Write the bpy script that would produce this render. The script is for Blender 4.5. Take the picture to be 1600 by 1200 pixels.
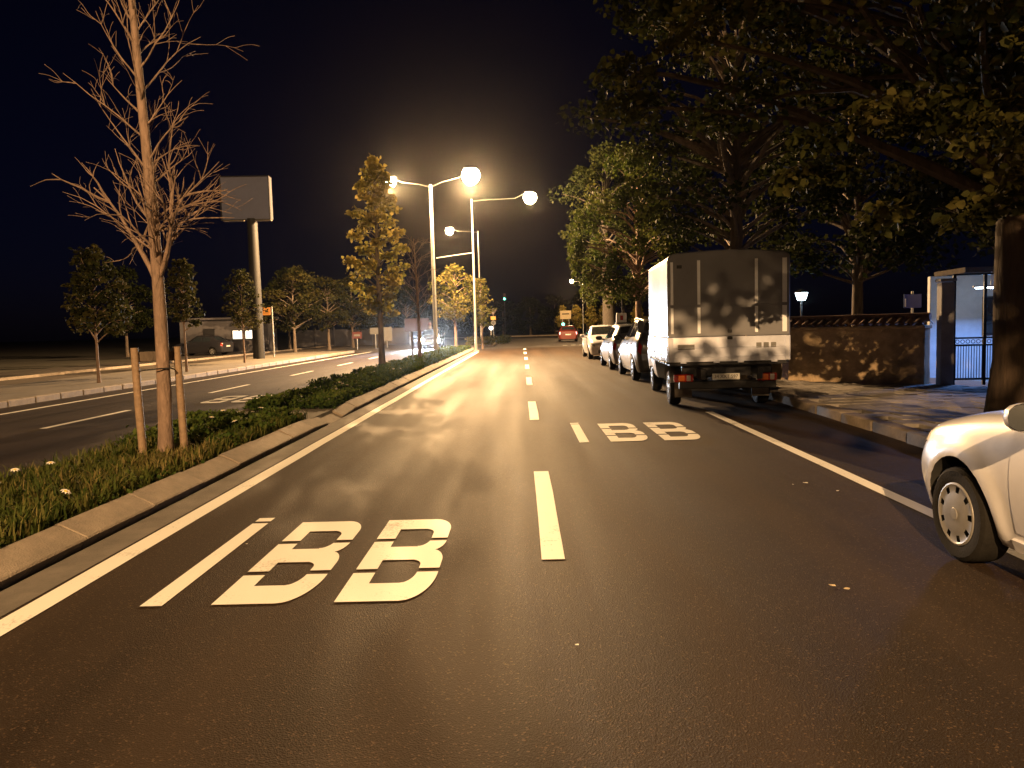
import bpy, bmesh, math, random
import numpy as np
from mathutils import Vector, Matrix

for o in list(bpy.data.objects):
    bpy.data.objects.remove(o)
scene = bpy.context.scene
COL = scene.collection
R_ = math.radians

# ------------------------------------------------------------------ camera
cam = bpy.data.cameras.new('camera')
cam.sensor_width = 36.0
cam.lens = 27.0
cam.clip_start = 0.05
cam.clip_end = 2000
camo = bpy.data.objects.new('camera', cam)
COL.objects.link(camo)
# street axis is +Y, X to the right; eye 1.5 m up, pitched 4.3 deg down, 1.5 deg of roll
right = Vector((0.99955285, 0.01246402, -0.02718007))
up = Vector((0.02617421, 0.07478414, 0.99685618))
fwd = Vector((-0.01445748, 0.99712185, -0.07442446))
m = Matrix((right, up, -fwd)).transposed().to_4x4()
m.translation = (0, 0, 1.5)
camo.matrix_world = m
scene.camera = camo

# ------------------------------------------------------------------ sky (clear night)
world = bpy.data.worlds.new('World')
scene.world = world
world.use_nodes = True
wn = world.node_tree.nodes
wl = world.node_tree.links
sky = wn.new('ShaderNodeTexSky')
sky.sky_type = 'NISHITA'
sky.sun_disc = False
sky.sun_elevation = R_(12.0)
sky.ozone_density = 6.0
sky.sun_rotation = R_(160)
bg = wn['Background']
bg.inputs['Strength'].default_value = 0.0010
tint = wn.new('ShaderNodeMix'); tint.data_type = 'RGBA'; tint.blend_type = 'MULTIPLY'
tint.inputs[0].default_value = 1.0
tint.inputs[7].default_value = (0.8, 0.42, 1.0, 1)      # deep night blue
wl.new(sky.outputs[0], tint.inputs[6])
wl.new(tint.outputs[2], bg.inputs['Color'])

vs = scene.view_settings
scene.display_settings.display_device = 'sRGB'
vs.view_transform = 'Standard'
vs.look = 'None'
vs.exposure = 0.0
vs.gamma = 1.0
vs.use_curve_mapping = False
scene.cycles.use_denoising = True
scene.cycles.max_bounces = 6
scene.cycles.sample_clamp_indirect = 4.0
scene.cycles.sample_clamp_direct = 0.0

SODIUM = (1.0, 0.595, 0.26)
LED = (0.80, 0.88, 1.0)

# ------------------------------------------------------------------ helpers
def link(o, parent=None):
    COL.objects.link(o)
    if parent is not None:
        o.parent = parent
    return o

def tag(o, label=None, cat=None, group=None, kind=None):
    if label: o['label'] = label
    if cat: o['category'] = cat
    if group: o['group'] = group
    if kind: o['kind'] = kind
    return o

def empty(name, loc=(0, 0, 0), rz=0.0, label=None, cat=None, group=None):
    o = bpy.data.objects.new(name, None)
    o.empty_display_size = 0.2
    o.location = loc
    o.rotation_euler = (0, 0, rz)
    COL.objects.link(o)
    return tag(o, label, cat, group)

def copy_tree(o, parent=None):
    c = o.copy()
    COL.objects.link(c)
    c.parent = parent
    for ch in list(o.children):
        copy_tree(ch, c)
    return c

class MB:
    def __init__(s):
        s.v = []; s.f = []
    def add(s, vs_, fs_):
        n = len(s.v)
        s.v.extend([tuple(p) for p in vs_])
        s.f.extend([tuple(i + n for i in f) for f in fs_])
        return s
    def box(s, c, d, rz=0.0, rx=0.0):
        x, y, z = d[0] / 2, d[1] / 2, d[2] / 2
        M = Matrix.Translation(c) @ Matrix.Rotation(rz, 4, 'Z') @ Matrix.Rotation(rx, 4, 'X')
        p = [M @ Vector(q) for q in ((-x,-y,-z),(x,-y,-z),(x,y,-z),(-x,y,-z),(-x,-y,z),(x,-y,z),(x,y,z),(-x,y,z))]
        return s.add(p, [(3,2,1,0),(4,5,6,7),(0,1,5,4),(1,2,6,5),(2,3,7,6),(3,0,4,7)])
    def bbox(s, c, d, b=0.01, seg=2, rz=0.0, rx=0.0):
        bm = bmesh.new()
        bmesh.ops.create_cube(bm, size=1.0)
        for v in bm.verts:
            v.co = Vector((v.co.x * d[0], v.co.y * d[1], v.co.z * d[2]))
        bmesh.ops.bevel(bm, geom=bm.edges[:], offset=b, segments=seg, affect='EDGES', profile=0.5)
        M = Matrix.Translation(c) @ Matrix.Rotation(rz, 4, 'Z') @ Matrix.Rotation(rx, 4, 'X')
        bm.verts.index_update()
        s.add([M @ v.co for v in bm.verts], [[v.index for v in f.verts] for f in bm.faces])
        bm.free()
        return s
    def tube(s, path, radii, n=8, cap=True):
        path = [Vector(p) for p in path]
        k = len(path)
        if not hasattr(radii, '__len__'):
            radii = [radii] * k
        rings = []
        ref = None
        for i, p in enumerate(path):
            t = (path[min(i + 1, k - 1)] - path[max(i - 1, 0)]).normalized()
            if ref is None:
                ref = Vector((1, 0, 0)) if abs(t.x) < 0.8 else Vector((0, 1, 0))
            a = (ref - t * ref.dot(t)).normalized()
            b = t.cross(a)
            ref = a
            rings.append([p + (a * math.cos(2 * math.pi * j / n) + b * math.sin(2 * math.pi * j / n)) * radii[i] for j in range(n)])
        vs_ = [q for r in rings for q in r]
        fs_ = []
        for i in range(k - 1):
            for j in range(n):
                j2 = (j + 1) % n
                fs_.append((i * n + j, i * n + j2, (i + 1) * n + j2, (i + 1) * n + j))
        if cap:
            fs_.append(tuple(range(n - 1, -1, -1)))
            fs_.append(tuple((k - 1) * n + j for j in range(n)))
        return s.add(vs_, fs_)
    def lathe(s, prof, origin=(0, 0, 0), axis='Z', n=24, closed=False):
        vs_ = []
        for r, h in prof:
            for j in range(n):
                a = 2 * math.pi * j / n
                c, q = r * math.cos(a), r * math.sin(a)
                p = (c, q, h) if axis == 'Z' else ((h, c, q) if axis == 'X' else (q, h, c))
                vs_.append((p[0] + origin[0], p[1] + origin[1], p[2] + origin[2]))
        fs_ = []
        k = len(prof)
        for i in range(k if closed else k - 1):
            i2 = (i + 1) % k
            for j in range(n):
                j2 = (j + 1) % n
                fs_.append((i * n + j, i * n + j2, i2 * n + j2, i2 * n + j))
        return s.add(vs_, fs_)
    def prism(s, poly, z0, z1):
        n = len(poly)
        vs_ = [(x, y, z0) for x, y in poly] + [(x, y, z1) for x, y in poly]
        fs_ = [tuple(range(n - 1, -1, -1)), tuple(range(n, 2 * n))]
        for i in range(n):
            j = (i + 1) % n
            fs_.append((i, j, n + j, n + i))
        return s.add(vs_, fs_)
    def build(s, name, mat, parent=None, smooth=None):
        me = bpy.data.meshes.new(name)
        me.from_pydata(s.v, [], s.f)
        me.update()
        if mat is not None:
            me.materials.append(mat)
        if smooth is not None:
            me.polygons.foreach_set('use_smooth', [True] * len(me.polygons))
            me.set_sharp_from_angle(angle=R_(smooth))
        return link(bpy.data.objects.new(name, me), parent)

def np_mesh(name, co, faces_flat, corner_counts, mat, parent=None, rnd=None, smooth=False):
    me = bpy.data.meshes.new(name)
    co = np.asarray(co, dtype=np.float32)
    me.vertices.add(len(co))
    me.vertices.foreach_set('co', co.ravel())
    ff = np.asarray(faces_flat, dtype=np.int32)
    cc = np.asarray(corner_counts, dtype=np.int32)
    me.loops.add(len(ff))
    me.loops.foreach_set('vertex_index', ff)
    me.polygons.add(len(cc))
    st = np.zeros(len(cc), dtype=np.int32)
    st[1:] = np.cumsum(cc)[:-1]
    me.polygons.foreach_set('loop_start', st)
    if smooth:
        me.polygons.foreach_set('use_smooth', np.ones(len(cc), dtype=bool))
    if rnd is not None:
        a = me.attributes.new('rnd', 'FLOAT', 'POINT')
        a.data.foreach_set('value', np.asarray(rnd, dtype=np.float32))
    me.update(calc_edges=True)
    me.validate()
    me.materials.append(mat)
    return link(bpy.data.objects.new(name, me), parent)

# ------------------------------------------------------------------ materials
MATS = {}
def nt_new(name):
    mt = bpy.data.materials.new(name)
    mt.use_nodes = True
    nt = mt.node_tree
    return mt, nt, nt.nodes['Principled BSDF']

def mat(name, col, rough=0.6, metal=0.0, var=0.15, scale=8.0, bump=0.0, bscale=60.0, coat=0.0, spec=0.5, objrand=0.0, stretch=None):
    if name in MATS:
        return MATS[name]
    mt, nt, b = nt_new(name)
    N, L = nt.nodes, nt.links
    b.inputs['Roughness'].default_value = rough
    b.inputs['Metallic'].default_value = metal
    b.inputs['Specular IOR Level'].default_value = spec
    if coat:
        b.inputs['Coat Weight'].default_value = coat
        b.inputs['Coat Roughness'].default_value = 0.06
    tc = N.new('ShaderNodeTexCoord')
    nz = N.new('ShaderNodeTexNoise')
    nz.inputs['Scale'].default_value = scale
    nz.inputs['Detail'].default_value = 6
    nz.inputs['Roughness'].default_value = 0.65
    vec = tc.outputs['Object']
    if stretch:
        mpg = N.new('ShaderNodeMapping'); mpg.inputs['Scale'].default_value = stretch
        L.new(vec, mpg.inputs['Vector']); vec = mpg.outputs[0]
    L.new(vec, nz.inputs['Vector'])
    mr = N.new('ShaderNodeMapRange')
    mr.inputs['From Min'].default_value = 0.3
    mr.inputs['From Max'].default_value = 0.7
    mr.inputs['To Min'].default_value = 1 - var
    mr.inputs['To Max'].default_value = 1 + var
    L.new(nz.outputs['Fac'], mr.inputs['Value'])
    val = mr.outputs['Result']
    if objrand:
        oi = N.new('ShaderNodeObjectInfo')
        m2 = N.new('ShaderNodeMapRange')
        m2.inputs['To Min'].default_value = 1 - objrand
        m2.inputs['To Max'].default_value = 1 + objrand
        L.new(oi.outputs['Random'], m2.inputs['Value'])
        mm = N.new('ShaderNodeMath'); mm.operation = 'MULTIPLY'
        L.new(val, mm.inputs[0]); L.new(m2.outputs['Result'], mm.inputs[1])
        val = mm.outputs[0]
    vm = N.new('ShaderNodeVectorMath'); vm.operation = 'SCALE'
    vm.inputs[0].default_value = col
    L.new(val, vm.inputs['Scale'])
    L.new(vm.outputs[0], b.inputs['Base Color'])
    rr = N.new('ShaderNodeMapRange')
    rr.inputs['To Min'].default_value = max(0.0, rough - 0.08)
    rr.inputs['To Max'].default_value = min(1.0, rough + 0.08)
    L.new(nz.outputs['Fac'], rr.inputs['Value'])
    L.new(rr.outputs['Result'], b.inputs['Roughness'])
    if bump:
        n2 = N.new('ShaderNodeTexNoise')
        n2.inputs['Scale'].default_value = bscale
        n2.inputs['Detail'].default_value = 5
        L.new(vec, n2.inputs['Vector'])
        bp = N.new('ShaderNodeBump')
        bp.inputs['Strength'].default_value = bump
        bp.inputs['Distance'].default_value = 0.02
        L.new(n2.outputs['Fac'], bp.inputs['Height'])
        L.new(bp.outputs['Normal'], b.inputs['Normal'])
    MATS[name] = mt
    return mt

def emat(name, col, strength, base=(.5, .5, .5)):
    if name in MATS:
        return MATS[name]
    mt, nt, b = nt_new(name)
    b.inputs['Base Color'].default_value = (*base, 1)
    b.inputs['Emission Color'].default_value = (*col, 1)
    b.inputs['Emission Strength'].default_value = strength
    MATS[name] = mt
    return mt

def glass(name, tint=(0.02, 0.025, 0.03), rough=0.05):
    if name in MATS:
        return MATS[name]
    mt, nt, b = nt_new(name)
    b.inputs['Base Color'].default_value = (*tint, 1)
    b.inputs['Roughness'].default_value = rough
    b.inputs['Specular IOR Level'].default_value = 0.6
    b.inputs['Coat Weight'].default_value = 0.6
    MATS[name] = mt
    return mt

def leafmat(name, cols, trans=0.35, rough=0.5):
    mt, nt, b = nt_new(name)
    N, L = nt.nodes, nt.links
    at = N.new('ShaderNodeAttribute'); at.attribute_name = 'rnd'
    cr = N.new('ShaderNodeValToRGB')
    els = cr.color_ramp.elements
    while len(els) < len(cols):
        els.new(0.5)
    for i, c in enumerate(cols):
        els[i].position = i / (len(cols) - 1)
        els[i].color = (*c, 1)
    L.new(at.outputs['Fac'], cr.inputs['Fac'])
    L.new(cr.outputs['Color'], b.inputs['Base Color'])
    b.inputs['Roughness'].default_value = 0.7
    b.inputs['Specular IOR Level'].default_value = 0.06
    tr = N.new('ShaderNodeBsdfTranslucent')
    L.new(cr.outputs['Color'], tr.inputs['Color'])
    mx = N.new('ShaderNodeMixShader')
    mx.inputs[0].default_value = trans
    L.new(b.outputs[0], mx.inputs[1]); L.new(tr.outputs[0], mx.inputs[2])
    L.new(mx.outputs[0], N['Material Output'].inputs['Surface'])
    return mt

def asphalt(name, c0, c1, rough):
    mt, nt, b = nt_new(name)
    N, L = nt.nodes, nt.links
    tc = N.new('ShaderNodeTexCoord')
    fine = N.new('ShaderNodeTexNoise'); fine.inputs['Scale'].default_value = 160; fine.inputs['Detail'].default_value = 4; fine.inputs['Roughness'].default_value = 0.7
    big = N.new('ShaderNodeTexNoise'); big.inputs['Scale'].default_value = 0.55; big.inputs['Detail'].default_value = 5
    mp = N.new('ShaderNodeMapping'); mp.inputs['Scale'].default_value = (1.6, 0.07, 1)
    streak = N.new('ShaderNodeTexNoise'); streak.inputs['Scale'].default_value = 1.1; streak.inputs['Detail'].default_value = 4
    vo = N.new('ShaderNodeTexVoronoi'); vo.inputs['Scale'].default_value = 130
    L.new(tc.outputs['Object'], fine.inputs['Vector']); L.new(tc.outputs['Object'], big.inputs['Vector'])
    L.new(tc.outputs['Object'], mp.inputs['Vector']); L.new(mp.outputs[0], streak.inputs['Vector'])
    L.new(tc.outputs['Object'], vo.inputs['Vector'])
    def mixv(a, bb, f):
        n = N.new('ShaderNodeMix'); n.data_type = 'FLOAT'
        n.inputs[0].default_value = f
        L.new(a, n.inputs[2]); L.new(bb, n.inputs[3])
        return n.outputs[0]
    f1 = mixv(fine.outputs['Fac'], big.outputs['Fac'], 0.35)
    f2 = mixv(f1, streak.outputs['Fac'], 0.42)
    cr = N.new('ShaderNodeValToRGB')
    cr.color_ramp.elements[0].position = 0.42; cr.color_ramp.elements[0].color = (*c0, 1)
    cr.color_ramp.elements[1].position = 0.60; cr.color_ramp.elements[1].color = (*c1, 1)
    L.new(f2, cr.inputs['Fac'])
    # pale stone chips
    wn_ = N.new('ShaderNodeTexWhiteNoise')
    L.new(vo.outputs['Color'], wn_.inputs['Vector'])
    gt = N.new('ShaderNodeMath'); gt.operation = 'GREATER_THAN'; gt.inputs[1].default_value = 0.955
    L.new(wn_.outputs['Value'], gt.inputs[0])
    mc = N.new('ShaderNodeMix'); mc.data_type = 'RGBA'
    mf = N.new('ShaderNodeMath'); mf.operation = 'MULTIPLY'; mf.inputs[1].default_value = 0.55
    L.new(gt.outputs[0], mf.inputs[0]); L.new(mf.outputs[0], mc.inputs[0])
    L.new(cr.outputs['Color'], mc.inputs[6]); mc.inputs[7].default_value = (c1[0] * 3, c1[1] * 3, c1[2] * 3, 1)
    L.new(mc.outputs[2], b.inputs['Base Color'])
    rr = N.new('ShaderNodeMapRange')
    rr.inputs['From Min'].default_value = 0.3; rr.inputs['From Max'].default_value = 0.7
    rr.inputs['To Min'].default_value = rough - 0.07; rr.inputs['To Max'].default_value = rough + 0.09
    L.new(streak.outputs['Fac'], rr.inputs['Value']); L.new(rr.outputs['Result'], b.inputs['Roughness'])
    bp = N.new('ShaderNodeBump'); bp.inputs['Strength'].default_value = 0.6; bp.inputs['Distance'].default_value = 0.009
    hh = mixv(fine.outputs['Fac'], vo.outputs['Distance'], 0.5)
    L.new(hh, bp.inputs['Height']); L.new(bp.outputs['Normal'], b.inputs['Normal'])
    b.inputs['Specular IOR Level'].default_value = 0.13
    return mt

def paintmat(name, col):
    mt, nt, b = nt_new(name)
    N, L = nt.nodes, nt.links
    tc = N.new('ShaderNodeTexCoord')
    n1 = N.new('ShaderNodeTexNoise'); n1.inputs['Scale'].default_value = 45; n1.inputs['Detail'].default_value = 6; n1.inputs['Roughness'].default_value = 0.7
    n2 = N.new('ShaderNodeTexNoise'); n2.inputs['Scale'].default_value = 2.2; n2.inputs['Detail'].default_value = 4
    L.new(tc.outputs['Object'], n1.inputs['Vector']); L.new(tc.outputs['Object'], n2.inputs['Vector'])
    mu = N.new('ShaderNodeMath'); mu.operation = 'MULTIPLY'
    L.new(n1.outputs['Fac'], mu.inputs[0]); L.new(n2.outputs['Fac'], mu.inputs[1])
    cr = N.new('ShaderNodeValToRGB')
    cr.color_ramp.elements[0].position = 0.10; cr.color_ramp.elements[0].color = (col[0] * .3, col[1] * .3, col[2] * .3, 1)
    cr.color_ramp.elements[1].position = 0.19; cr.color_ramp.elements[1].color = (*col, 1)
    L.new(mu.outputs[0], cr.inputs['Fac']); L.new(cr.outputs['Color'], b.inputs['Base Color'])
    b.inputs['Roughness'].default_value = 0.6
    bp = N.new('ShaderNodeBump'); bp.inputs['Strength'].default_value = 0.2; bp.inputs['Distance'].default_value = 0.01
    L.new(n1.outputs['Fac'], bp.inputs['Height']); L.new(bp.outputs['Normal'], b.inputs['Normal'])
    return mt

M_ROAD = asphalt('asphalt', (0.015, 0.0094, 0.0058), (0.037, 0.0240, 0.0150), 0.66)
M_OLD = asphalt('old_asphalt', (0.045, 0.040, 0.036), (0.085, 0.076, 0.068), 0.7)
M_PAINT = paintmat('road_paint', (0.80, 0.79, 0.74))
M_CONC = mat('kerb_concrete', (0.23, 0.19, 0.15), 0.85, var=0.28, scale=5, bump=0.5, bscale=70, objrand=0.12)
M_GUT = mat('gutter_concrete', (0.13, 0.115, 0.10), 0.8, var=0.3, scale=3, bump=0.4, bscale=90)
M_SLAB = mat('paving_concrete', (0.23, 0.21, 0.19), 0.85, var=0.3, scale=4, bump=0.5, bscale=60, objrand=0.22)
M_WALK = mat('walk_concrete', (0.125, 0.108, 0.085), 0.85, var=0.28, scale=1.3, bump=0.4, bscale=40)
M_SOIL = mat('soil', (0.055, 0.040, 0.028), 0.95, var=0.4, scale=6, bump=0.8, bscale=35)
M_EARTH = mat('earth', (0.045, 0.040, 0.026), 0.95, var=0.45, scale=0.8, bump=0.8, bscale=14)
M_BARK = mat('bark', (0.17, 0.115, 0.085), 0.85, var=0.4, scale=16, bump=0.8, bscale=40, stretch=(1, 1, .3))
M_BARKD = mat('dark_bark', (0.10, 0.075, 0.055), 0.9, var=0.55, scale=12, bump=1.0, bscale=22, stretch=(1, 1, .18))
M_STAKE = mat('stake_wood', (0.20, 0.135, 0.085), 0.75, var=0.25, scale=18, bump=0.4, bscale=50)
M_GALV = mat('galvanised_steel', (0.42, 0.42, 0.41), 0.42, metal=0.75, var=0.12, scale=6)
M_DARKMETAL = mat('dark_iron', (0.03, 0.03, 0.035), 0.5, metal=0.5, var=0.2, scale=10)
M_BLACKPL = mat('black_plastic', (0.022, 0.022, 0.024), 0.5, var=0.15, scale=12)
M_RUBBER = mat('rubber', (0.011, 0.010, 0.009), 0.92, var=0.25, scale=20, bump=0.2, bscale=80, spec=.2)
M_WELL = mat('wheel_well', (0.012, 0.012, 0.012), 0.9)
M_GLASS = glass('dark_glass')
M_RIM = mat('wheel_cover', (0.26, 0.255, 0.25), 0.42, metal=0.3, var=0.12, scale=15)

M_LEAF = leafmat('linden_leaf', [(0.042, 0.048, 0.010), (0.09, 0.085, 0.020), (0.15, 0.12, 0.035)])
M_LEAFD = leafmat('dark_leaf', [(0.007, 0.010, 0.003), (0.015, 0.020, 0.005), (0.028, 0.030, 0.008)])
M_LEAFT = leafmat('shaded_linden_leaf', [(0.012, 0.014, 0.004), (0.028, 0.028, 0.007), (0.052, 0.044, 0.013)])  # linden leaf darkened, the crown's shade put into its colour
M_LEAFM = leafmat('street_leaf', [(0.011, 0.014, 0.004), (0.027, 0.027, 0.008), (0.05, 0.042, 0.013)])
M_LEAFG = leafmat('green_leaf', [(0.016, 0.028, 0.005), (0.036, 0.048, 0.009), (0.055, 0.056, 0.013)])
M_LEAFY = leafmat('lamplit_leaf', [(0.10, 0.095, 0.018), (0.19, 0.155, 0.035), (0.27, 0.20, 0.055)], 0.5)  # leaf brightened and yellowed, lamplight put into the colour
M_GRASS = leafmat('grass_blade', [(0.028, 0.044, 0.009), (0.072, 0.080, 0.020), (0.18, 0.14, 0.055)], 0.25)
M_COVER = leafmat('cover_leaf', [(0.018, 0.038, 0.008), (0.045, 0.070, 0.014), (0.085, 0.10, 0.025)], 0.25)

# ------------------------------------------------------------------ ground and roads
def sheet(name, x0, x1, y0, y1, z, mt, parent=None, th=None):
    b = MB()
    if th:
        b.box(((x0 + x1) / 2, (y0 + y1) / 2, z - th / 2), (x1 - x0, y1 - y0, th))
    else:
        b.add([(x0, y0, z), (x1, y0, z), (x1, y1, z), (x0, y1, z)], [(0, 1, 2, 3)])
    return b.build(name, mt, parent)

tag(sheet('ground', -500, 500, -200, 700, -0.03, M_EARTH), kind='structure')
road = tag(sheet('road', -3.16, 4.64, -30, 54, 0.0, M_ROAD), kind='structure')
oroad = tag(sheet('far_carriageway', -11.62, -5.14, -30, 54, 0.0, M_ROAD), kind='structure')
tag(sheet('junction_road', -34, 40, 54, 112, 0.0, M_OLD), kind='structure')

# gutter strips between the edge lines and the kerbs
tag(sheet('gutter', -3.155, -2.87, -20, 52, 0.004, M_GUT), kind='structure')

def strip(name, x, w, y0, y1, parent, z=0.006, x1=None):
    b = MB()
    n = max(2, int((y1 - y0) / 1.0))
    rng = random.Random(int(abs(x) * 100 + y0 * 7))
    L_, R2 = [], []
    for i in range(n + 1):
        t = i / n
        cx = x + ((x1 if x1 is not None else x) - x) * t
        j = rng.uniform(-.004, .004)
        L_.append((cx - w / 2 + j, y0 + (y1 - y0) * t, z))
        R2.append((cx + w / 2 + j + rng.uniform(-.003, .003), y0 + (y1 - y0) * t, z))
    fs_ = [(i, n + 1 + i, n + 2 + i, i + 1) for i in range(n)]
    b.add(L_ + R2, fs_)
    return b.build(name, M_PAINT, parent)

strip('edge_line', -2.76, 0.16, -20, 47.5, road)
strip('edge_line', 3.07, 0.13, -20, 12.7, road)
for y in [-17.4, -10, -2.6] + [4.83 + 7.38 * k for k in range(0, 7)]:
    strip('lane_dash', 0.165, 0.15, y, y + 3.0, road)
strip('edge_line', -10.62, 0.13, -20, 54, oroad)
strip('edge_line', -5.42, 0.13, -20, 50, oroad)
for k in range(-4, 6):
    y = 12.73 + 6.95 * k
    strip('lane_dash', -8.1, 0.13, y, y + 2.85, oroad)
# curved kerb line and give-way bars past the junction
for i in range(5):
    strip('give_way_bar', 3.2 + i * .62, 0.34, 57.2, 57.7, road, z=0.008)

# ---- stencilled lettering
def scan_letter(fn, v0, v1, step=0.012):
    """fn(v) -> list of filled (x0, x1) intervals"""
    b = MB()
    v = v0
    while v < v1 - 1e-6:
        w = min(v + step, v1)
        a, c = fn(v + 1e-5), fn(w - 1e-5)
        if len(a) != len(c):
            a = c = fn((v + w) / 2)
        if True:
            for (p, q), (r, s_) in zip(a, c):
                b.add([(p, v, 0), (q, v, 0), (s_, w, 0), (r, w, 0)], [(0, 1, 2, 3)])
        v = w
    return b

LH = 1.80
def rounded_right(v, v0, v1, x, rx, ry):
    d = 0.0
    for e, s_ in ((v0, 1), (v1, -1)):
        q = (v - e) * s_
        if q < ry:
            k = 1 - max(q, 0) / ry
            d = max(d, rx * (1 - math.sqrt(max(0, 1 - k * k))))
    return x - d
def fnB(v):
    W, S = 0.525, 0.135
    # outer right edge: two bowls meeting in a waist at v = 0.94
    if v < 0.97:
        xo = rounded_right(v, 0.0, 0.985, W, 0.17 if v < .5 else .10, 0.46 if v < 0.5 else 0.26)
    else:
        xo = rounded_right(v, 0.955, LH, W - 0.015, 0.14 if v > 1.4 else .09, 0.30 if v > 1.4 else 0.24)
    for c0, c1, ry0 in ((0.30, 0.76, 0.22), (1.06, 1.52, 0.18)):
        if c0 < v < c1:
            xi = rounded_right(v, c0, c1, W - 0.13, 0.08, ry0 if v < (c0 + c1) / 2 else 0.12)
            if xi > S + 0.01:
                return [(0, S), (xi, xo)]
    return [(0, xo)]
def fnI(v):
    return [(0, 0.125)]

def lettering(origin, rz, label):
    t = empty('road_lettering', (origin[0], origin[1], 0.006), rz, label, 'road marking', 'painted road lettering')
    for nm, fn, x, v1, dot in (('letter_i', fnI, 0.0, LH, True), ('letter_b', fnB, 0.40, LH, False), ('letter_b', fnB, 1.085, LH, False)):
        o = link(bpy.data.objects.new(nm, None), t)
        for a0, a1 in ([(0, v1)] if dot else [(0, .50), (.575, 1.19), (1.265, v1)]):
            b = scan_letter(fn, a0, a1)
            b.v = [(p[0] + x, p[1], p[2]) for p in b.v]
            b.build('stencil_piece', M_PAINT, o)
        if dot:
            d = MB()
            d.add([(x, LH + .06, 0), (x + .125, LH + .06, 0), (x + .125, LH + .17, 0), (x, LH + .17, 0)], [(0, 1, 2, 3)])
            d.build('letter_dot', M_PAINT, o)
    return t
lettering((-2.165, 4.14), 0, 'large white IBB lettering painted beside the median kerb in the near lane')
lettering((0.70, 9.72), 0, 'white IBB lettering painted on the lane behind the parked truck')
lettering((-5.60, 18.55), math.pi, 'upside-down white BB lettering on the road across the planted median')

# ---- median with kerb stones, planting beds
med = MB()
med.box((-4.15, 11.0, 0.06), (1.56, 78.0, 0.14))
median = tag(med.build('median_ground', M_SOIL), kind='structure')
# paved gap between the two planting beds
gap = MB(); gap.box((-4.15, 12.72, 0.075), (1.58, 1.5, 0.13))
tag(gap.build('median_paving', M_WALK), kind='structure')

def kerb_profile(L):
    # vertical foot, then a wide sloping top
    p = [(-.045, -0.06), (-.045, 0.05), (0, 0.062), (-0.012, 0.080), (-0.19, 0.165), (-0.225, 0.172), (-0.245, 0.165), (-0.245, -0.06)]
    b = MB()
    n = len(p)
    vs_ = [(x, 0, z) for x, z in p] + [(x, L, z) for x, z in p]
    fs_ = [(i, n + i, n + (i + 1) % n, (i + 1) % n) for i in range(n)] + [tuple(range(n)), tuple(range(2 * n - 1, n - 1, -1))]
    return b.add(vs_, fs_)
proto_k = kerb_profile(0.993)
rng = random.Random(5)
me_k = None
def place_kerb(x, y, rz, parent):
    global me_k
    if me_k is None:
        o = proto_k.build('kerb_stone', M_CONC, parent)
        me_k = o.data
        bm = bmesh.new(); bm.from_mesh(me_k)
        bmesh.ops.recalc_face_normals(bm, faces=bm.faces)
        bmesh.ops.bevel(bm, geom=[e for e in bm.edges], offset=0.003, segments=1, affect='EDGES')
        bm.to_mesh(me_k); bm.free()
    else:
        o = link(bpy.data.objects.new('kerb_stone', me_k), parent)
    o.location = (x + rng.uniform(-.008, .008), y, rng.uniform(-.006, .006))
    o.rotation_euler = (rng.uniform(-.002, .002), rng.uniform(-.012, .012), rz + rng.uniform(-.006, .006))
    return o
for k in range(-6, 52):
    y = k * 1.0 + 0.38
    if k == 12:                                            # dropped kerb at the paved gap
        o = place_kerb(-3.17, y, 0.0, median); o.location.z = -0.085
        continue
    if k in (11, 13):                                      # ramped stones either side of it
        o = place_kerb(-3.155, y, 0.0, median)
        o.rotation_euler.x = -.045 if k == 11 else .045
        o.location.z = 0.0 if k == 11 else -.045
        continue
    place_kerb(-3.15, y, 0.0, median)
for k in range(2, 52):
    place_kerb(-5.14, k + 1.36, math.pi, median)

# ---- right pavement: kerb and slabs
pave = tag(sheet('pavement', 4.86, 9.6, -10, 17.4, 0.09, M_SOIL, th=0.14), kind='structure')
sheet_far = tag(sheet('pavement_far', 4.86, 6.0, 17.4, 54, 0.125, M_WALK, th=0.18), kind='structure')
rng2 = random.Random(8)
me_rk = None
for k in range(-4, 52):
    y = k + 0.1
    if me_rk is None:
        o = MB().bbox((0, 0.487, 0.0), (0.22, 0.972, 0.34), 0.02, 2).build('kerb_stone', M_CONC, pave, 40)
        me_rk = o.data
    else:
        o = link(bpy.data.objects.new('kerb_stone', me_rk), pave)
    xk = 4.50 + 0.022 * max(0, min(y - 8, 8)) + 0.0
    o.location = (xk + .12 + rng2.uniform(-.01, .01), y, -0.035 + rng2.uniform(-.008, .008))
    o.rotation_euler = (0, rng2.uniform(-.02, .02), rng2.uniform(-.01, .01) - 0.02)
me_sl = None
for iy in range(0, 29):
    for ix in range(0, 10):
        w = 0.40
        x = 4.98 + ix * 0.41 + (0.2 if iy % 2 else 0.0)
        y = 5.8 + iy * 0.41
        if x > 8.9 or (abs(x - 6.05) < .48 and abs(y - 9.5) < .5) or y > 17.35 - max(0, (x - 5.9)) * 0.98:
            continue
        if me_sl is None:
            o = MB().bbox((0, 0, 0), (0.398, 0.398, 0.06), 0.008, 1).build('paving_slab', M_SLAB, pave)
            me_sl = o.data
        else:
            o = link(bpy.data.objects.new('paving_slab', me_sl), pave)
        o.location = (x, y, 0.108 + rng2.uniform(-.006, .006))
        o.rotation_euler = (rng2.uniform(-.022, .022), rng2.uniform(-.022, .022), rng2.uniform(-.012, .012))

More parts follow.
